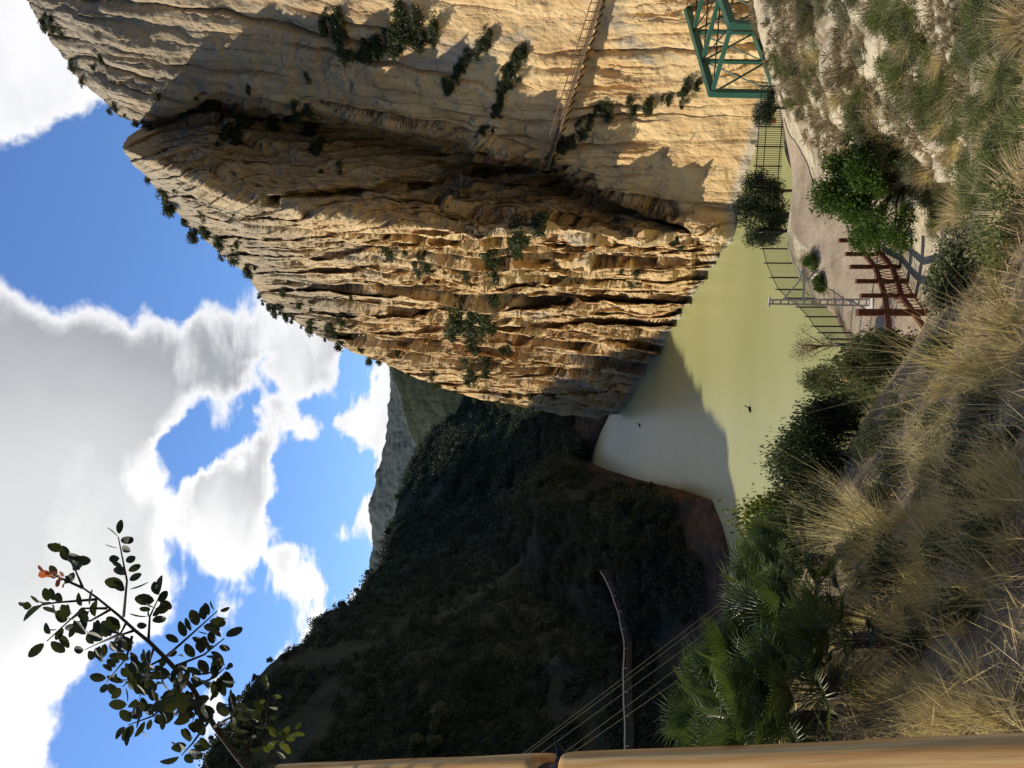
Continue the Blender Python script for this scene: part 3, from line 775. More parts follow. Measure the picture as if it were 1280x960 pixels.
def black_fence():
    post = [(982, 290), (984, 311), (990, 329), (998, 347), (1005, 362), (1014, 373), (1027, 384), (1042, 396), (1054, 408), (1066, 416), (1076, 424), (1087, 430), (1097, 437)]
    P_ = [yv(*p) for p in post]
    root = empty('wire_fence', P_[0]); tag(root, 'black wire mesh fence curving between gravel yard and green water', 'fence')
    o = P_[0]; W = [p - o for p in P_]
    H = 2.05
    for i, w in enumerate(W):
        MB().tube([w - Vector((0, 0, .3)), w + Vector((0, 0, H)), w + Vector((.0, .25, H + .15))], .06, 6).build('post', M['fence_black'], root)
    for i in range(len(W) - 1):
        mb = MB(); a, b = W[i], W[i + 1]; L = (b - a).length
        for z in np.linspace(.1, H - .05, 12): mb.bar(a + Vector((0, 0, z)), b + Vector((0, 0, z)), .012, .012)
        m_ = int(L / .14)
        for k in range(1, m_): 
            q = a.lerp(b, k / m_); mb.bar(q + Vector((0, 0, .05)), q + Vector((0, 0, H - .05)), .01, .01)
        mb.bar(a + Vector((0, 0, H)), b + Vector((0, 0, H)), .035, .035)
        mb.build('mesh_panel', M['fence_green'] if i > 7 else M['fence_black'], root)
black_fence()
def rusty_rail():
    pp = [((1060, 301), (1097, 301)), ((1067, 318), (1107, 318)), ((1074, 334), (1126, 334)), ((1082, 352), (1136, 352)), ((1089, 370), (1147, 370)), ((1087, 390), (1175, 391))]
    bs = [yv(*b) for t_, b in pp]
    o = bs[0]; root = empty('rusty_barrier', o); tag(root, 'rusty brown steel post and rail barrier at the foot of the pale slope', 'barrier')
    tops = []
    for i, ((t_, b), p) in enumerate(zip(pp, bs)):
        h = (b[0] - t_[0]) / F * p.y * 1.25
        MB().bar(p - o - Vector((0, 0, .4)), p - o + Vector((0, 0, h)), .26 if i < 5 else .36, .24 if i < 5 else .36, (1, 0, 0)).build('post', M['rust'], root)
        tops.append(h)
    def line(z): return [p - o + Vector((0, 0, h * z)) for p, h in zip(bs, tops)]
    fs = ((.52, .52, .52, .55, .58, .66), (.06, .12, .18, .22, .28, .34))
    for zz in fs:
        q = [p - o + Vector((-.05, -.14, h * z)) for p, h, z in zip(bs, tops, zz)]
        q.append(q[-1] + (q[-1] - q[-2]) * 1.6)
        mb = MB()
        for a, b in zip(q[:-1], q[1:]): mb.bar(a, b, .16, .28)
        mb.build('rail', M['rust'], root)
    for i in range(5):
        mb = MB(); a0, b0 = bs[i] - o, bs[i + 1] - o; h = tops[i] * .5
        for k in range(5):
            mb.bar(a0.lerp(b0, k / 5), a0.lerp(b0, (k + 1) / 5) + Vector((0, 0, h)), .03, .03)
            mb.bar(a0.lerp(b0, k / 5) + Vector((0, 0, h)), a0.lerp(b0, (k + 1) / 5), .03, .03)
        mb.build('lattice', M['rust'], root)
    return bs
rusty_rail()
def mast():
    p = yv(1090, 378); root = empty('lattice_mast', p); tag(root, 'pale lattice mast with a side arm standing in the gravel yard by the fence', 'mast')
    H = 120 / F * p.y * 1.1
    u = Vector((.95, -.3, 0)).normalized(); v = Vector((.3, .95, 0))
    def w(z): return .21 - .09 * z / H
    for s in (-1, 1):
        MB().bar(u * (s * w(0)) + Vector((0, 0, -.3)), u * (s * w(H)) + Vector((0, 0, H)), .09, .13, v).build('leg', M['concrete'], root)
    for i in range(13):
        z = .3 + i * (H - .5) / 12
        MB().bar(u * (-w(z)), u * w(z), .05, .1).build('rung', M['concrete'], root).location = (0, 0, z)
    MB().bar(u * -.3 + Vector((0, 0, H + .03)), u * .3 + Vector((0, 0, H + .03)), .12, .1).build('cap', M['concrete'], root)
    z = H * .69
    ar = MB().tube([u * .1 + Vector((0, 0, z - .1)), u * 1.2 + Vector((0, 0, z - .05)), u * 2.1 + Vector((0, 0, z + .1))], [.06, .07, .09], 8).build('arm', M['concrete'], root)
    MB().tube([u * .1 + Vector((0, 0, H * .88)), u * 1.3 + Vector((0, 0, z + .3)), u * 2.0 + Vector((0, 0, z + .2))], .04, 6).build('arm_stay', M['concrete'], root)
    MB().tube([u * 1.3 + Vector((0, 0, z - .15)), u * 1.8 + Vector((0, 0, z - .55)), u * 2.0 + Vector((0, 0, z - .9))], [.05, .07, .04], 8).build('insulator', M['concrete'], root)
    MB().bar(Vector((0, 0, -.4)), Vector((0, 0, .14)), .9, .9, (0, 1, 0)).build('footing', M['concrete'], root)
mast()

# ------------------------------------------------------------------ trees and shrubs on the bank
bank = {}
bank['dark'] = tree_proto('dark_tree', 401, 5.0, 1.9, M['dark_tree'], 7000, .16, nl=17)
for (px, py, d, H, lab) in ((962, 268, 72, 5.6, 'dark evergreen tree nearest the cliff shadow behind the picket fence'), (968, 238, 70, 5.0, 'dark evergreen tree beside the left end of the picket fence'), (972, 288, 68, 4.4, 'low dark evergreen tree leaning over the green water'), (985, 135, 62, 4.2, 'dark bush at the start of the gravel path below the bridge')):
    q = at(px, py, d); top_ = q.z + H * .62; q.z = float(ground_z(q.x, q.y)); hs = max(.5, (top_ - q.z) / 5.0)
    place(bank['dark'], q, px, (H / 5, H / 5, hs), lab, 'tree')
bank['brown'] = tree_proto('bare_tree', 402, 4.2, 2.0, M['drybrush'], 2200, .11, M['twig'])
q = hit(1045, 440); q = at(1040, 432, 56); tz = q.z + 2.6; q.z = float(ground_z(q.x, q.y))
place(bank['brown'], q, .5, (.85, .85, max(.6, (tz - q.z) / 4.0)), 'thin brown half-bare tree beside the water just beyond the fence', 'tree')
bank['grey'] = tree_proto('grey_tree', 403, 4.0, 1.8, M['olive'], 6500, .13)
for (px, py, d, s, lab) in ((1046, 482, 50, .8, 'grey green tree between the red soil bank and the water'), (1068, 505, 40, .75, 'grey green tree just below the red soil bank'), (1095, 470, 36, .8, 'dull green tree in front of the red soil bank'), (1120, 445, 32, .7, 'olive green tree beside the end of the black fence'), (1060, 540, 32, .8, 'round olive tree at the water edge, leftmost of the bank trees')):
    q = at(px, py, d); top_ = q.z + 2.3 * s; q.z = float(ground_z(q.x, q.y)); hs = min(2.6, max(.5, (top_ - q.z) / 3.9))
    place(bank['grey'], q, px, (s * 1.1, s * 1.1, hs), lab, 'tree')
# big round shrub on the slope
sh = empty('round_shrub', hit(1125, 225)); tag(sh, 'large dark green bush throwing a shadow on the slope above the gravel path', 'bush')
gq = np.random.default_rng(9); Lm = [(gq.normal() * 1.9, gq.normal() * 1.7, 3.9 * gq.random() ** .8, .55 + .55 * gq.random()) for _ in range(46)]
Lm = [(x, y, z * max(.35, 1 - (x * x + y * y) / 16), q) for x, y, z, q in Lm]
link('foliage', cloud_mesh('foliage', 26000, Lm, .24, .09, M['bright'], 501, .5, .9), sh)
link('branches', limbs_mesh('branches', Lm, M['bark'], .12), sh)
# near shrubs along the edge of the slope
def bush(name, seed, r, mat, n, leaf, px, py, d, label, cat='bush', flat=.8, sink=.4):
    k = kz = 1.0
    if d:
        for dp in range(0, 160, 4):
            p = hit(px + dp, py)
            if p.y < d + 2.5: break
        k = p.y / d * (.62 if d < 17 and name != 'yellow_shrub' else 1.0); kz = min(1.7 * k, max(.8 * k, (dp / F * p.y + .6 * r * k) / (r * flat)))
    else: p = hit(px, py)
    o = empty(name, p - Vector((0, 0, .1)), 0); tag(o, label, cat)
    o.scale = (k, k, kz)
    L = bush_lumps(seed, 14, r, flat)
    link('foliage', cloud_mesh('foliage', n, L, leaf, leaf * .5, mat, seed), o)
    link('branches', limbs_mesh('branches', L, M['twig'], r * .03, (0, 0, -r * .4)), o)
    return o
bush('dark_shrub', 511, 1.5, M['dark_tree'], 9000, 0.10, 1015, 548, 27, 'small dark shrub on the slope edge against the green water')
bush('olive_shrub', 512, 1.5, M['olive'], 9000, 0.10, 1018, 585, 23, 'olive green shrub at the slope edge beside the small dark shrub')
bush('olive_shrub', 513, 1.6, M['shrub'], 9000, 0.09, 1010, 622, 20, 'rounded mid green shrub at the slope edge right of the yellow green bush')
bush('yellow_shrub', 514, 1.0, M['yellow'], 7000, 0.084, 972, 672, 15, 'yellow green bush glowing in the sun at the slope edge over the water')
bush('yellow_shrub', 515, 1.0, M['bright'], 5000, 0.090, 985, 712, 13, 'bright green bush at the slope edge below the yellow green bush')
bush('dark_shrub', 516, 1.4, M['dark_tree'], 9000, 0.08, 1040, 660, 13.5, 'very dark shaded shrub behind the yellow green bush')
bush('grey_shrub', 517, .7, M['grey_shrub'], 5000, 0.042, 985, 778, 10, 'grey green bush beside the power lines and the lit palm')
bush('grey_shrub', 518, .9, M['olive'], 5000, 0.060, 1090, 560, 15, 'dull olive shrub among the straw grass on the slope edge')
bush('grey_shrub', 519, .9, M['olive'], 5000, 0.060, 1130, 520, 14, 'grey olive shrub behind the big straw grass tuft')
bush('olive_shrub', 520, .8, M['shrub'], 5000, 0.054, 1085, 700, 9.5, 'green leafy shrub between the palms and the straw grass')
bush('grey_shrub', 521, .55, M['olive'], 2400, .06, 1190, 690, 7.0, 'low green shrub in the middle of the straw grass near the camera')
bush('dark_shrub', 522, .45, M['shrub'], 3200, .06, 1200, 770, 6.2, 'dark green shaded shrub on the near slope beside the palms')
bush('dark_shrub', 523, .38, M['shrub'], 2600, .06, 1150, 830, 5.8, 'dark shrub low down in front of the palms')
bush('olive_shrub', 524, 1.1, M['olive'], 6000, .1, 1215, 345, 17, 'dark shaded shrub below the pale cut slope')

bush('dark_shrub', 525, .5, M['shrub'], 5000, .05, 1225, 640, 6.6, 'dark green shrub low among the nearest straw grass, right of the palms')
bush('dark_shrub', 526, .5, M['olive'], 5000, .045, 1165, 610, 8.5, 'olive shrub between the golden tufts and the palms')
bush('dark_shrub', 527, .4, M['shrub'], 5000, .045, 1255, 560, 6.0, 'dark shrub under the nearest golden grass')
for i_, (px, py, r_, mk) in enumerate(((1130, 590, .6, 'olive'), (1180, 540, .5, 'grey_shrub'), (1215, 590, .45, 'shrub'), (1110, 640, .55, 'olive'), (1240, 690, .4, 'olive'), (1185, 440, .6, 'olive'), (1235, 520, .45, 'grey_shrub'), (1140, 720, .5, 'shrub'))):
    bush('low_shrub', 540 + i_, r_ * .7, M[mk], 3000, .036, px, py, None, ('dull olive low shrub nearest the big golden tuft', 'grey low shrub just left of the golden tuft', 'dark low shrub in the middle of the straw', 'dull olive low shrub under the edge bushes', 'olive low shrub close to the bottom of the slope', 'olive low shrub at the rim of the dark hollow', 'pale grey low shrub close to the camera', 'dark low shrub next to the lowest palm')[i_])
bush('green_weeds', 528, .9, M['bright'], 3000, .1, 1018, 330, 60, 'patch of bright green weeds beside the gravel path behind the fence', 'weeds', .4, .1)
bush('green_weeds', 529, .8, M['bright'], 3000, .1, 1030, 352, 57, 'low green weeds between the lattice mast and the wire fence', 'weeds', .4, .1)
# ------------------------------------------------------------------ scrub on the right-hand slope
br_me = [cloud_mesh('broom_shrub', 2600, bush_lumps(600 + i, 12, .75, .8), .075, .03, M[mn], 600 + i, .6, .8) if i in (0, 4, 5) else tuft_mesh('broom_shrub', 520, .95, M[mn], 600 + i, 1.1, .011, .55, .3, 4) for i, mn in enumerate(('grey_shrub', 'broom', 'drybrush', 'dry', 'broom', 'olive'))]
broom_lab = {0: 'pale grey leafy shrub', 1: 'olive broom shrub with straw tips', 2: 'dry brown twiggy shrub', 3: 'straw coloured dry grass clump', 4: 'rounded yellow green shrub', 5: 'dull olive leafy shrub'}
gs = np.random.default_rng(31)
cnt = 0
for _ in range(560):
    px = 950 + 330 * gs.random(); py = gs.random() * 300 - 10
    if py > 120 + (px - 950) * .75: continue
    if px < 1060 and py > 150: continue
    if cnt >= 230: break
    p = hit(px, py)
    pale = (px - 1090) / 55 + (py - 170) / 160
    if vnoise(np.array([[p.x / 6, p.y / 6, 3.]]), 8)[0] < -.1 and px < 1200: continue
    k = int(gs.choice([0, 1, 2, 3, 4, 5], p=[.25, .2, .2, .12, .13, .10])) if px < 1160 else int(gs.choice([0, 1, 4, 4, 5, 3]))
    o = link('broom_shrub', br_me[k]); cnt += 1
    s = (.5 + .7 * gs.random()) * (1.0 if p.y > 24 else .62)
    o.location = p - Vector((0, 0, .1)); o.rotation_euler = (gs.normal() * .15, gs.normal() * .15, gs.random() * 6.28); o.scale = (s * 1.2, s * 1.2, s * (.75 + .3 * gs.random()))
    where = 'high on the slope by the bridge' if px < 1020 else ('on the pale rocky slope' if px < 1150 else 'in the near corner below the rocks')
    tag(o, broom_lab[k] + ' ' + where, 'shrub', broom_lab[k] + 's ' + where)
def scrub():
    g = np.random.default_rng(41); V, Fc, n0 = [], [], 0
    xs, ys = [], []
    n = 5200
    y = 8 + 56 * g.random(n) ** 1.1; x = y * (.10 + .42 * g.random(n))
    p = np.stack([x / 5, y / 5, x * 0], -1)
    keep = vnoise(p, 14) > -.15
    z = ground_z(x, y); keep &= np.abs(z - YARD) > 1.0
    x, y, z = x[keep], y[keep], z[keep]; n = len(x); k = 22
    c = np.stack([x, y, z], -1)
    sz = (.25 + .35 * g.random(n)) * np.clip(y / 30, .5, 1.3)
    d = unit(g.normal(size=(n, k, 3)) + np.array([0, 0, 1.1]))
    tip = c[:, None] + d * (sz[:, None] * (.5 + .7 * g.random((n, k))))[..., None]
    mid = (tip + c[:, None]) / 2
    b = unit(np.cross(d, g.normal(size=(n, k, 3))))
    l = np.linalg.norm(tip - c[:, None], axis=-1).ravel()
    v, f = leaf_quads(mid.reshape(-1, 3), d.reshape(-1, 3), b.reshape(-1, 3), l, np.full(n * k, .03) * np.repeat(np.clip(y / 25, .5, 1.6), k))
    tag(link('dry_scrub', mesh_np('dry_scrub', v, f, M['drybrush'])), 'low dry scrub scattered over the pale rocky slope', 'scrub', kind='stuff')
scrub()
# boulders set in the slope
def boulder(seed, r):
    g = np.random.default_rng(seed)
    u = np.linspace(0, 2 * np.pi, 25); v = np.linspace(0, np.pi, 14)
    Uu, Vv = np.meshgrid(u, v, indexing='ij')
    p = np.stack([np.cos(Uu) * np.sin(Vv), np.sin(Uu) * np.sin(Vv), np.cos(Vv)], -1)
    q = p * (1 + .35 * fbm(p * 1.3 + seed, 4, seed)[..., None]); q = np.round(q * 3.2) / 3.2 * .45 + q * .55
    q[-1] = q[0]
    return grid_mesh('boulder', q * r * np.array([1, .8, .7]), M['pale_rock'], False)
M['pale_rock'] = hill_material('pale_rock', ((.2, .165, .11), (.40, .345, .25), (.55, .49, .37)), 1.2)
bo = [boulder(s, .8) for s in (3, 5, 9)]
for i in range(26):
    px, py = 970 + 250 * gs.random(), 300 * gs.random() - 5
    if py > 110 + (px - 950) * .8: continue
    p = hit(px, py); o = link('boulder', bo[i % 3]); s = .25 + .5 * gs.random() ** 2
    o.location = p; o.rotation_euler = (gs.random(), gs.random(), gs.random() * 6); o.scale = (s, s, s)
    w = 'in the upper part of the scrubby right slope' if px < 1080 else 'in the lower part of the scrubby right slope'
    tag(o, 'pale limestone boulder half buried ' + w, 'boulder', 'boulders ' + w)

# ------------------------------------------------------------------ straw grass on the near slope
tf = [tuft_mesh('grass_tuft', 150, 1.0, M['tuft'], 700, .95, .0045, .1, .55, 5), tuft_mesh('grass_tuft', 110, 1.0, M['dry'], 701, .8, .0045, .1, .35, 5), tuft_mesh('grass_tuft', 160, .8, M['tuft'], 702, 1.2, .0045, .14, .6, 5), tuft_mesh('dry_stalks', 46, 1.4, M['dry'], 703, .75, .0035, .12, .25, 5)]
def tuft(k, px, py, s, label, group=None, d=None):
    p = at(px, py, d) if d else hit(px, py, 2.5)
    o = link('dry_stalks' if k == 3 else 'grass_tuft', tf[k]); o.location = p - Vector((0, 0, .05)); o.rotation_euler = (gs.normal() * .12, gs.normal() * .12, gs.random() * 6.28); o.scale = (s, s, s)
    return tag(o, label, 'grass', group)
tuft(0, 1230, 478, 1.3, 'big golden grass tuft sprawling at the edge of the near slope below the rusty barrier')
tuft(0, 1272, 420, 1.1, 'big golden grass tuft in front of the dark hollow under the pale cut slope')
tuft(3, 1245, 455, 1.2, 'spray of long pale stalks fanning out above the big golden grass tuft')
for i in range(165):
    px, py = 1085 + 195 * gs.random(), 390 + 420 * gs.random()
    if px < 1190 - (py - 400) * .28: continue
    k = int(gs.choice([0, 1, 2, 3], p=[.24, .32, .16, .28])); s = .24 + .36 * gs.random()
    z_ = 'in the sunlit belt below the edge shrubs' if px < 1200 else 'on the nearest part of the slope'
    nm = {0: 'golden green grass tuft', 1: 'pale straw grass tuft', 2: 'sprawling golden green grass tuft', 3: 'bunch of long dry stalks'}[k]
    tuft(k, px, py, s, nm + ' ' + z_, nm + 's ' + z_)
for i in range(64):
    px, py = 1100 + 180 * gs.random(), 850 + 75 * gs.random()
    tuft(int(gs.choice([1, 3, 1])), px, py, .2 + .22 * gs.random(), 'bleached straw clump beside the lower part of the wooden handrail', 'bleached straw beside the wooden handrail').rotation_euler = (gs.normal() * .55, gs.normal() * .55, gs.random() * 6.28)
for i in range(16):
    px, py = 1030 + 90 * gs.random(), 590 + 130 * gs.random()
    tuft(int(gs.choice([0, 3, 1])), px, py, .6 + .5 * gs.random(), 'straw stalks rising between the palms and the edge shrubs', 'straw stalks behind the palms')
def litter():
    g = np.random.default_rng(51); n = 26000
    y = 2.6 + 15 * g.random(n) ** 1.3; x = (g.random(n) - .5) * y * 1.5 + .3
    z = ground_z(x, y)
    c = np.stack([x, y, z], -1)
    d = unit(g.normal(size=(n, 3)) * np.array([1, 1, .55]) + np.array([0, 0, .5]))
    l = (.1 + .28 * g.random(n)); b = unit(np.cross(d, g.normal(size=(n, 3))))
    v, f = leaf_quads(c + d * (l / 2)[:, None], d, b, l, .006 + .006 * g.random(n))
    tag(link('dead_grass', mesh_np('dead_grass', v, f, M['dry'])), 'short dead grass and straw litter covering the near slope', 'grass', kind='stuff')
litter()

# ------------------------------------------------------------------ fan palms
def frond_mesh(name, seed, mat, L=.42, nb=26, fan=2.9, droop=.25):
    g = np.random.default_rng(seed); mb = MB()
    hub = Vector((0, .62, .12))
    mb.tube([(0, 0, 0), (0, .3, .09), hub], [.009, .007, .005], 5)
    for i in range(nb):
        a = (i / (nb - 1) - .5) * fan
        d = Vector((math.sin(a), math.cos(a), .10 + .16 * abs(math.sin(a)))).normalized()
        l = L * (.72 + .28 * math.cos(a * .6)) * (.9 + .2 * g.random())
        sd = d.cross(Vector((0, 0, 1))).normalized(); upv = sd.cross(d)
        w = .0095
        p0, p1, p2, p3 = hub, hub + d * l * .35, hub + d * l * .7, hub + d * l - Vector((0, 0, droop * l * (.4 + .6 * g.random())))
        V = [p0, p1 - sd * w + upv * .008, p1, p1 + sd * w + upv * .008, p2 - sd * w * .8 + upv * .006, p2, p2 + sd * w * .8 + upv * .006, p3]
        mb.add(V, [(0, 2, 1), (0, 3, 2), (1, 2, 5, 4), (2, 3, 6, 5), (4, 5, 7), (5, 6, 7)])
    return mb.mesh(name, mat)
fr = [frond_mesh('frond', 800 + i, M['palm'], .40 + .05 * i, 24 + 2 * i, 2.7 + .25 * i, .15 + .1 * i) for i in range(3)]
frd = frond_mesh('dead_frond', 810, M['palm_dead'], .3, 18, 2.2, .8)
def palm(px, py, d, s, n, label, seed, z=None):
    g = np.random.default_rng(seed)
    p = hit(px + 150 / d, py, 3.2) + Vector((0, 0, .28))
    s *= max(.6, min(1.2, p.y / d))
    gz = float(ground_z(p.x, p.y))
    root = empty('fan_palm', p); tag(root, label, 'palm')
    h = max(.15, (p.z - gz) / s)
    mb = MB(); mb.tube([(0, 0, -h - .2), (.02, 0, -h * .5), (0, 0, .05)], [.13, .12, .09], 9).build('trunk', M['bark'], root)
    for i in range(n):
        az = i * 2.39996 + g.normal() * .2; el = 1.35 * (1 - (i / n)) ** .7 * 1.0 - .15 + g.normal() * .1
        f = link('frond', fr[int(g.integers(3))], root)
        m_ = Matrix.Rotation(az, 4, 'Z') @ Matrix.Rotation(el, 4, 'X') @ Matrix.Rotation(g.normal() * .35, 4, 'Y')
        k = .7 + .4 * g.random()
        f.matrix_local = Matrix.Translation((g.normal() * .04, g.normal() * .04, .02 * i / n)) @ m_ @ Matrix.Scale(k, 4)
    for i in range(4):
        f = link('dead_frond', frd, root); az = g.random() * 6.28
        f.matrix_local = Matrix.Rotation(az, 4, 'Z') @ Matrix.Rotation(-.7 - .4 * g.random(), 4, 'X')
    root.scale = (s, s, s)
palm(945, 880, 5.0, 0.69, 34, 'fan palm with sunlit spiky leaves nearest the wooden handrail and power lines', 1)
palm(990, 835, 6.0, 0.67, 34, 'fan palm in shade, tucked behind the sunlit palm', 2)
palm(1025, 760, 7.4, 0.84, 34, 'fan palm standing highest on the slope edge beside the grey green bush', 3)
palm(1075, 770, 6.6, 0.71, 30, 'dark fan palm on the slope among dry grass, below the highest palm', 4)
palm(1010, 905, 4.8, 0.59, 28, 'shaded fan palm hugging the wooden handrail', 5)
palm(1080, 860, 5.4, 0.63, 28, 'dark fan palm with drooping leaves below the palm by the post', 6)
palm(1110, 800, 6.0, 0.59, 26, 'small fan palm lowest in the group, next to dark shrubs', 7)
palm(1030, 700, 11.0, 0.92, 30, 'distant fan palm beside the yellow green bush at the slope edge', 8)

# ------------------------------------------------------------------ power lines
for i, (a, b, dn, df, lab) in enumerate((((645, 942), (940, 720), 9, 44, 'uppermost thin power line sloping down over the river'), ((648, 944), (931, 736), 9.3, 44, 'second thin power line sloping down over the river'), ((662, 945), (934, 749), 9, 42, 'middle thin power line of the five over the river'), ((697, 940), (938, 762), 8.6, 41, 'fourth thin power line sloping down over the river'), ((706, 941), (947, 777), 8.4, 41, 'lowest thin power line passing behind the palms'))):
    p, q = at(*a, dn), at(*b, df); v = q - p
    s0, s1 = p - v * .25, q + v * .35
    pts = []
    for k in range(25):
        t_ = k / 24; w = s0.lerp(s1, t_); w.z -= .25 * (1 - (2 * t_ - 1) ** 2) * .6; pts.append(w)
    tag(MB().tube(pts, .0055, 5).build('power_line', M['cable']), lab, 'power line')

# ------------------------------------------------------------------ wooden handrail beside the camera
def wood_mat():
    m, t = new_mat('pine_wood')
    p = coord(t, (14, 14, 1.3)); n = t.noise(p, 1.6, 5, .6, 1.2)
    w = t.n('ShaderNodeTexWave', {'Vector': coord(t, (9, 9, 1.1)), 'Scale': 1.6, 'Distortion': 9.0, 'Detail': 3.0, 'Detail Scale': .8}).outputs['Fac']
    f = t.math('ADD', t.math('MULTIPLY', n, .5), t.math('MULTIPLY', w, .5))
    c = t.ramp(f, [(.2, (.60, .31, .10)), (.5, (.74, .42, .15)), (.8, (.82, .53, .22))])
    v = t.n('ShaderNodeTexVoronoi', {'Vector': coord(t, (11, 11, 4)), 'Scale': 1.1}).outputs[0]
    c = t.mix(t.mr(v, .06, .16, .8, 0), c, (.16, .06, .02))
    cr = t.noise(coord(t, (90, 90, 2)), 1.5, 4, .7)
    c = t.mix(t.mr(cr, .66, .72, 0, .4), c, (.2, .09, .03))
    gr_ = t.noise(coord(t, (75, 75, 2.6)), 1.3, 5, .65)
    c = t.mix(t.mr(gr_, .42, .7, 0, .5), c, (.40, .19, .055))
    kn = t.n('ShaderNodeTexVoronoi', {'Vector': coord(t, (6, 6, 2.4)), 'Scale': 1.7}).outputs[0]
    c = t.mix(t.mr(kn, .08, .2, .75, 0), c, (.20, .08, .025))
    finish(t, c, .85, t.bump(gr_, .35, .003), .12); return m
M['pine'] = wood_mat()
rad = .06
h1, h2 = at(1460, 991, .80), at(356, 978.5, 2.9)
post = empty('wooden_handrail', h1); tag(post, 'pale pine handrail log with a black iron joint along the photo\'s lower edge', 'handrail')
hd = h2 - h1
def t_at(px):
    ts = np.linspace(0, 1, 4000); pp = np.array(h1)[None] + ts[:, None] * np.array(hd)[None]
    v = 640 + F * -(pp[:, 1] * sp + pp[:, 2] * cp) / (pp[:, 1] * cp - pp[:, 2] * sp)
    return float(ts[np.argmin(np.abs(v - px))])
ta, tb = t_at(722), t_at(687)
def log(t0, t1, name):
    L = hd.length * (t1 - t0); us = [0, .006] + list(np.linspace(.025, L - .025, 16)) + [L - .006, L]
    rr = [rad * .93, rad * .99] + [rad * (1 + .012 * math.sin(9 * z + t0 * 5)) for z in us[2:-2]] + [rad * .99, rad * .93]
    n = 44; V, Fc = [], []
    for u, r_ in zip(us, rr):
        for j in range(n):
            a_ = 2 * math.pi * j / n; c_, s_ = math.cos(a_), math.sin(a_)
            V.append((r_ * math.copysign(abs(c_) ** .42, c_), r_ * .8 * math.copysign(abs(s_) ** .42, s_), u))
    for i in range(len(us) - 1):
        for j in range(n): Fc.append((i * n + j, i * n + (j + 1) % n, (i + 1) * n + (j + 1) % n, (i + 1) * n + j))
    Fc += [tuple(range(n - 1, -1, -1)), tuple(range((len(us) - 1) * n, len(us) * n))]
    o = MB().add(V, Fc).build(name, M['pine'], post, True)
    o.matrix_local = Matrix.Translation(hd * t0) @ hd.to_track_quat('Z', 'Y').to_matrix().to_4x4()
log(0, ta, 'lower_log'); log(tb, 1, 'upper_log')
MB().tube([hd * (ta - .004), hd * (tb + .004)], rad * .72, 20).build('iron_joint', M['black'], post, True)
rt = Vector((.9, .4, 0)); mid = hd * ((ta + tb) / 2)
MB().tube([mid + rt * (rad * .5), mid + rt * (rad * .95), mid + rt * (rad * 1.35) + Vector((0, 0, .012))], [.016, .012, .002], 8).build('iron_lug', M['black'], post)
MB().tube([hd * .995 + rt * (rad * .4) + Vector((0, 0, .02)), hd * .995 + rt * (rad * .4) + Vector((0, 0, rad + .03))], .012, 10).build('bolt', M['black'], post)
for tq in (.08, .93):
    q = hd * tq; wq = Vector(post.location) + q; gz = float(ground_z(wq.x, wq.y)) - .3
    MB().tube([(q.x - .03, q.y, gz - h1.z), (q.x - .03, q.y, q.z - rad * .5)], .045, 16).build('support', M['pine'], post, True)

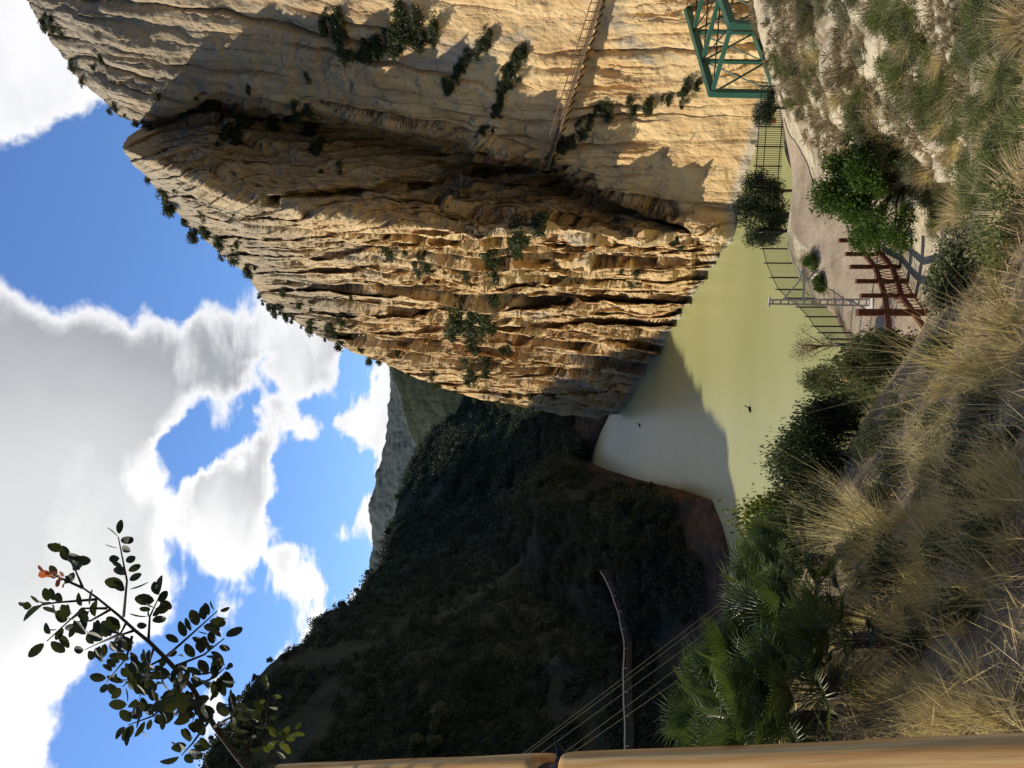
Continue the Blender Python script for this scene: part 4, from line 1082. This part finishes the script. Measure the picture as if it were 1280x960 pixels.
# ------------------------------------------------------------------ carob branch above the post
def carob():
    g = np.random.default_rng(91)
    DB = 2.4
    z7 = lambda a, b: (a / 2.909, 640 + b / 2.909)
    def cr(p, d=DB): q = z7(*p); return at(q[0], q[1], d)
    foot = gpt(-1.75, 2.3)
    root = empty('carob_tree', foot); tag(root, 'leafy branch of a small tree reaching into the sky at the photo\'s lower left', 'tree')
    tr = MB()
    main = [(1090, 1120), (960, 1000), (870, 900), (780, 780), (700, 640), (600, 530), (540, 470), (490, 430), (430, 375), (350, 310), (300, 275)]
    mp = [Vector((-1.75, 2.3, foot.z - .2)), Vector((-1.7, 2.35, -.9)), Vector((-1.5, 2.4, .0))] + [cr(p, DB + .03 * math.sin(i)) for i, p in enumerate(main)]
    rs = [.03, .022, .015] + list(np.linspace(.010, .0025, len(main)))
    tr.tube([p - foot for p in mp], rs, 7)
    brs = [[(300, 275), (270, 200), (235, 140)], [(300, 275), (210, 235), (165, 222)], [(450, 380), (462, 250), (430, 90)], [(400, 355), (330, 395), (270, 400)], [(350, 318), (200, 330), (120, 345)], [(490, 430), (430, 450), (340, 485)],
           [(480, 450), (460, 530), (385, 620)], [(540, 470), (545, 380), (580, 305)], [(600, 530), (690, 450), (790, 360)], [(640, 560), (740, 520), (815, 460)], [(700, 640), (780, 600), (820, 565)], [(600, 530), (540, 560), (445, 635)],
           [(680, 620), (560, 740), (465, 775)], [(760, 760), (700, 840), (660, 885)], [(780, 780), (850, 740), (850, 690)], [(870, 900), (960, 800), (980, 640)], [(940, 960), (1010, 840), (1070, 800)], [(460, 400), (440, 440), (310, 500)], [(390, 350), (300, 350), (170, 470)],
           [(560, 490), (540, 560), (520, 640), (500, 700)], [(640, 570), (660, 650), (640, 740)], [(700, 640), (720, 700), (700, 760)], [(800, 790), (860, 800), (900, 770)], [(870, 900), (900, 850), (930, 770)]]
    leaves = []
    for bi, b in enumerate(brs):
        q = [cr(p, DB + .12 * g.normal() * (i > 0)) for i, p in enumerate(b)]
        tr.tube([p - foot for p in q], [.0045] + [.003] * (len(q) - 2) + [.0015], 5)
        n = 13 if bi < 19 else 16
        for k in range(n):
            t_ = .3 + .7 * (k + .5) / n; s = t_ * (len(q) - 1); i0 = min(int(s), len(q) - 2)
            pos = q[i0].lerp(q[i0 + 1], s - i0)
            axis = (q[i0 + 1] - q[i0]).normalized()
            leaves.append((pos, axis, 1 if k % 2 else -1, bi))
        leaves.append((q[-1], (q[-1] - q[-2]).normalized(), 0, bi))
    for k in range(90):
        a, b = 600 + 110 * g.normal(), 640 + 75 * g.normal()
        if not (470 < a < 810 and 480 < b < 800): continue
        leaves.append((cr((a, b), DB + .1 * g.normal()), Vector(g.normal(size=3)).normalized(), 0, 50))
    tr.build('trunk', M['bark'], root, True)
    groups = {'leaves': MB(), 'red_leaves': MB(), 'young_leaves': MB()}
    for (pos, ax, sd, bi) in leaves:
        view = Vector((0, -1, 0))
        side = ax.cross(view).normalized()
        d = (ax * (.35 if sd else 1) + side * sd + Vector(g.normal(size=3)) * .35).normalized()
        nrm = (view + Vector(g.normal(size=3)) * .75).normalized()
        w = d.cross(nrm).normalized(); nrm = w.cross(d)
        L = .046 * (.65 + .55 * g.random())
        kind = 'leaves'
        if bi == 1 : L *= .6; kind = 'red_leaves' if (pos - cr((165, 222))).length < .07 else 'leaves'
        if bi in (15, 16): kind = 'young_leaves'; L *= .75
        W = L * (.25 + .08 * g.random())
        st = pos + d * .008
        V = [st]; prof = ((.12, .55), (.35, .95), (.6, 1.0), (.82, .72), (.96, .3))
        curl = .28 * g.normal()
        for (u, ww) in prof:
            c_ = st + d * (L * u) + nrm * (curl * L * u * u)
            V += [c_ - w * W * ww + nrm * W * .22 * ww, c_, c_ + w * W * ww + nrm * W * .22 * ww]
        V.append(st + d * L * .99 + nrm * curl * L)
        Fc = [(0, 2, 1), (0, 3, 2)]
        for r_ in range(4):
            o = 1 + 3 * r_; Fc += [(o, o + 1, o + 4, o + 3), (o + 1, o + 2, o + 5, o + 4)]
        o = 13; Fc += [(o, o + 1, 16), (o + 1, o + 2, 16)]
        groups[kind].add([p - foot for p in V], Fc)
    groups['leaves'].build('leaves', M['carob'], root); groups['red_leaves'].build('red_leaves', M['red_leaf'], root); groups['young_leaves'].build('young_leaves', M['young_leaf'], root)
carob()

# ------------------------------------------------------------------ two birds on the water
def bird(px, py, label):
    r = rays(px, py); p = Vector(r * (WATER / r[2]))
    root = empty('water_bird', p, .6); tag(root, label, 'bird')
    mb = MB(); mb.tube([(-.42, 0, .16), (-.3, 0, .1), (0, 0, .06), (.25, 0, .1), (.36, 0, .2), (.37, 0, .42), (.44, 0, .5), (.52, 0, .5), (.66, 0, .47)], [.02, .1, .17, .14, .07, .05, .07, .06, .012], 10)
    mb.build('body', M['bird'], root, True)
bird(938, 512, 'dark bird floating on the sunlit green water')
bird(800, 532, 'dark bird floating on the shaded grey water')

# ------------------------------------------------------------------ red soil bank
def red_bank():
    c = at(1056, 462, 52); 
    xs = np.linspace(-1, 1, 40); ys = np.linspace(-1, 1, 40); X, Y = np.meshgrid(xs, ys, indexing='ij')
    wx, wy = 2.6, 3.0
    px, py = c.x + X * wx, c.y + Y * wy
    h = np.clip(1 - X ** 2 - Y ** 2 * .9, 0, 1) ** .7
    z = c.z - 3.0 + h * 3.2 + .35 * fbm(np.stack([px, py, px * 0], -1) / .9, 4, 3)
    z = np.where(h <= 0, c.z - 6, z)
    tag(link('red_bank', grid_mesh('red_bank', np.stack([px, py, z], -1), M['red_soil'])), kind='structure')
red_bank()

# ------------------------------------------------------------------ world: sky and clouds
w = bpy.data.worlds.new('World'); scene.world = w; w.use_nodes = True
t = NT(w.node_tree)
skyn = t.n('ShaderNodeTexSky', sky_type='NISHITA', sun_disc=False, sun_elevation=S_EL, sun_rotation=S_AZ)
skyn.altitude = 300; skyn.air_density = 1.0; skyn.dust_density = .6; skyn.ozone_density = 2.0
gd = t.n('ShaderNodeTexCoord').outputs['Generated']
xyz = t.n('ShaderNodeSeparateXYZ', {0: gd}).outputs
den = t.math('ADD', t.math('MAXIMUM', xyz[2], 0.0), .16)
pv = t.vmath('SCALE', gd); sc_n = pv.node; t.put(sc_n.inputs['Scale'], t.math('DIVIDE', 1.0, den))
n1 = t.noise(pv, 1.7, 9, .56, .3)
n2 = t.noise(pv, 4.2, 7, .58, .35)
cov = t.math('ADD', t.math('MULTIPLY', n1, .62), t.math('MULTIPLY', n2, .42))
def blob(px, py, rad_deg, amp):
    d = rays(px, py); d = d / np.linalg.norm(d)
    dt = t.vmath('DOT_PRODUCT', warped, tuple(float(x) for x in d))
    return t.math('MULTIPLY', t.mr(dt, math.cos(R(rad_deg)), math.cos(R(rad_deg * .25))), amp)
wn = t.n('ShaderNodeTexNoise', {'Vector': gd, 'Scale': 4.5, 'Detail': 6.0, 'Roughness': .6})
warp = t.n('ShaderNodeVectorMath', {0: t.vmath('SUBTRACT', wn.outputs['Color'], (.5, .5, .5)), 'Scale': .15}, operation='SCALE').outputs[0]
warped = t.vmath('NORMALIZE', t.n('ShaderNodeVectorMath', {0: gd, 1: warp}, operation='ADD').outputs[0])
bias = None
for b_ in ((80, 150, 14, -.36), (4, 12, 9, 1.1), (10, 235, 3, .10), (60, 420, 12, .2), (100, 560, 14, .24), (30, 760, 15, .25), (310, 440, 7, .22), (295, 600, 7, .18), (230, 690, 6, .15), (330, 750, 5, .12), (230, 320, 7, .06), (462, 640, 4, .3), (465, 500, 4, .28), (375, 450, 3, .22), (385, 560, 3, .15), (385, 720, 3, .2), (330, 420, 4, .15), (300, 660, 4, .15),
           (250, 400, 6, -.2), (290, 530, 3, -.18), (210, 650, 4, -.15), (130, 330, 6, -.14), (380, 540, 3, -.15), (408, 600, 4, -.3), (425, 470, 3, -.2), (425, 700, 4, -.18), (345, 650, 3, -.14), (265, 535, 4, -.3), (225, 590, 4, -.28), (255, 705, 4, -.32), (150, 890, 5, -.3), (265, 800, 4, -.2), (340, 470, 2.5, -.2), (190, 300, 5, -.1)):
    v = blob(*b_); v = t.math('MULTIPLY', v, .62 if b_[3] > 0 else .8); bias = v if bias is None else t.math('ADD', bias, v)
cov = t.math('ADD', cov, bias)
cov = t.math('SUBTRACT', cov, t.math('MULTIPLY', t.mr(xyz[1], .25, -.25), .35))  # clouds thinned in the unseen sky behind the camera, to lower ambient light
mask = t.mr(cov, .50, .60)
# cloud tone: thick bases are grey, thin rims white
shade = t.mr(t.noise(t.vmath('ADD', pv, (.12, -.05, .1)), 1.6, 6, .55), .42, .66)
dark = t.math('ADD', blob(90, 510, 16, .75), blob(160, 440, 9, .4))
core = t.math('MULTIPLY', t.mr(cov, .55, .74), t.math('ADD', t.math('MULTIPLY', shade, .55), dark, clamp=True), clamp=True)
ccol = t.mix(core, (1.0, 1.0, 1.02), (.38, .40, .445))
glow = blob(20, 860, 24, .35)
ccol = t.mix(glow, ccol, (1.5, 1.48, 1.42))
skyn2 = t.mix(1.0, skyn.outputs[0], (.78, 1.05, 1.45), 'MULTIPLY')
skyc = t.n('ShaderNodeVectorMath', {0: skyn2, 'Scale': t.mr(xyz[1], -.3, .35, .055, .115)}, operation='SCALE').outputs[0]  # unseen sky behind the camera dimmed to deepen the shade
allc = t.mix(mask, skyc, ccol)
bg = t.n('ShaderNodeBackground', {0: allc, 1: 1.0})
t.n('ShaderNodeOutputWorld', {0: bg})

# ------------------------------------------------------------------ sun
sl = bpy.data.lights.new('sun', 'SUN'); sl.energy = 5.0; sl.angle = R(.5); sl.color = (1, .91, .76)
so = bpy.data.objects.new('sun', sl); col.objects.link(so)
so.rotation_mode = 'QUATERNION'; so.rotation_quaternion = Vector(SUN).to_track_quat('Z', 'Y')
so.location = (-60, 40, 120)

# ------------------------------------------------------------------ camera, rolled a quarter turn like the photograph
cam = bpy.data.cameras.new('camera'); cam.sensor_width = 36; cam.lens = F / 1280 * 36; cam.clip_end = 20000; cam.clip_start = .05
co = bpy.data.objects.new('camera', cam); col.objects.link(co)
Xc = Vector((0, -sp, -cp)); Yc = Vector((1, 0, 0)); Zc = Vector((0, -cp, sp))
co.matrix_world = Matrix((( Xc.x, Yc.x, Zc.x, 0), (Xc.y, Yc.y, Zc.y, 0), (Xc.z, Yc.z, Zc.z, 0), (0, 0, 0, 1)))
scene.camera = co
scene.cycles.max_bounces = 5; scene.cycles.diffuse_bounces = 3; scene.cycles.glossy_bounces = 2; scene.cycles.transmission_bounces = 3
scene.view_settings.view_transform = 'Standard'; scene.view_settings.look = 'None'; scene.view_settings.exposure = 0
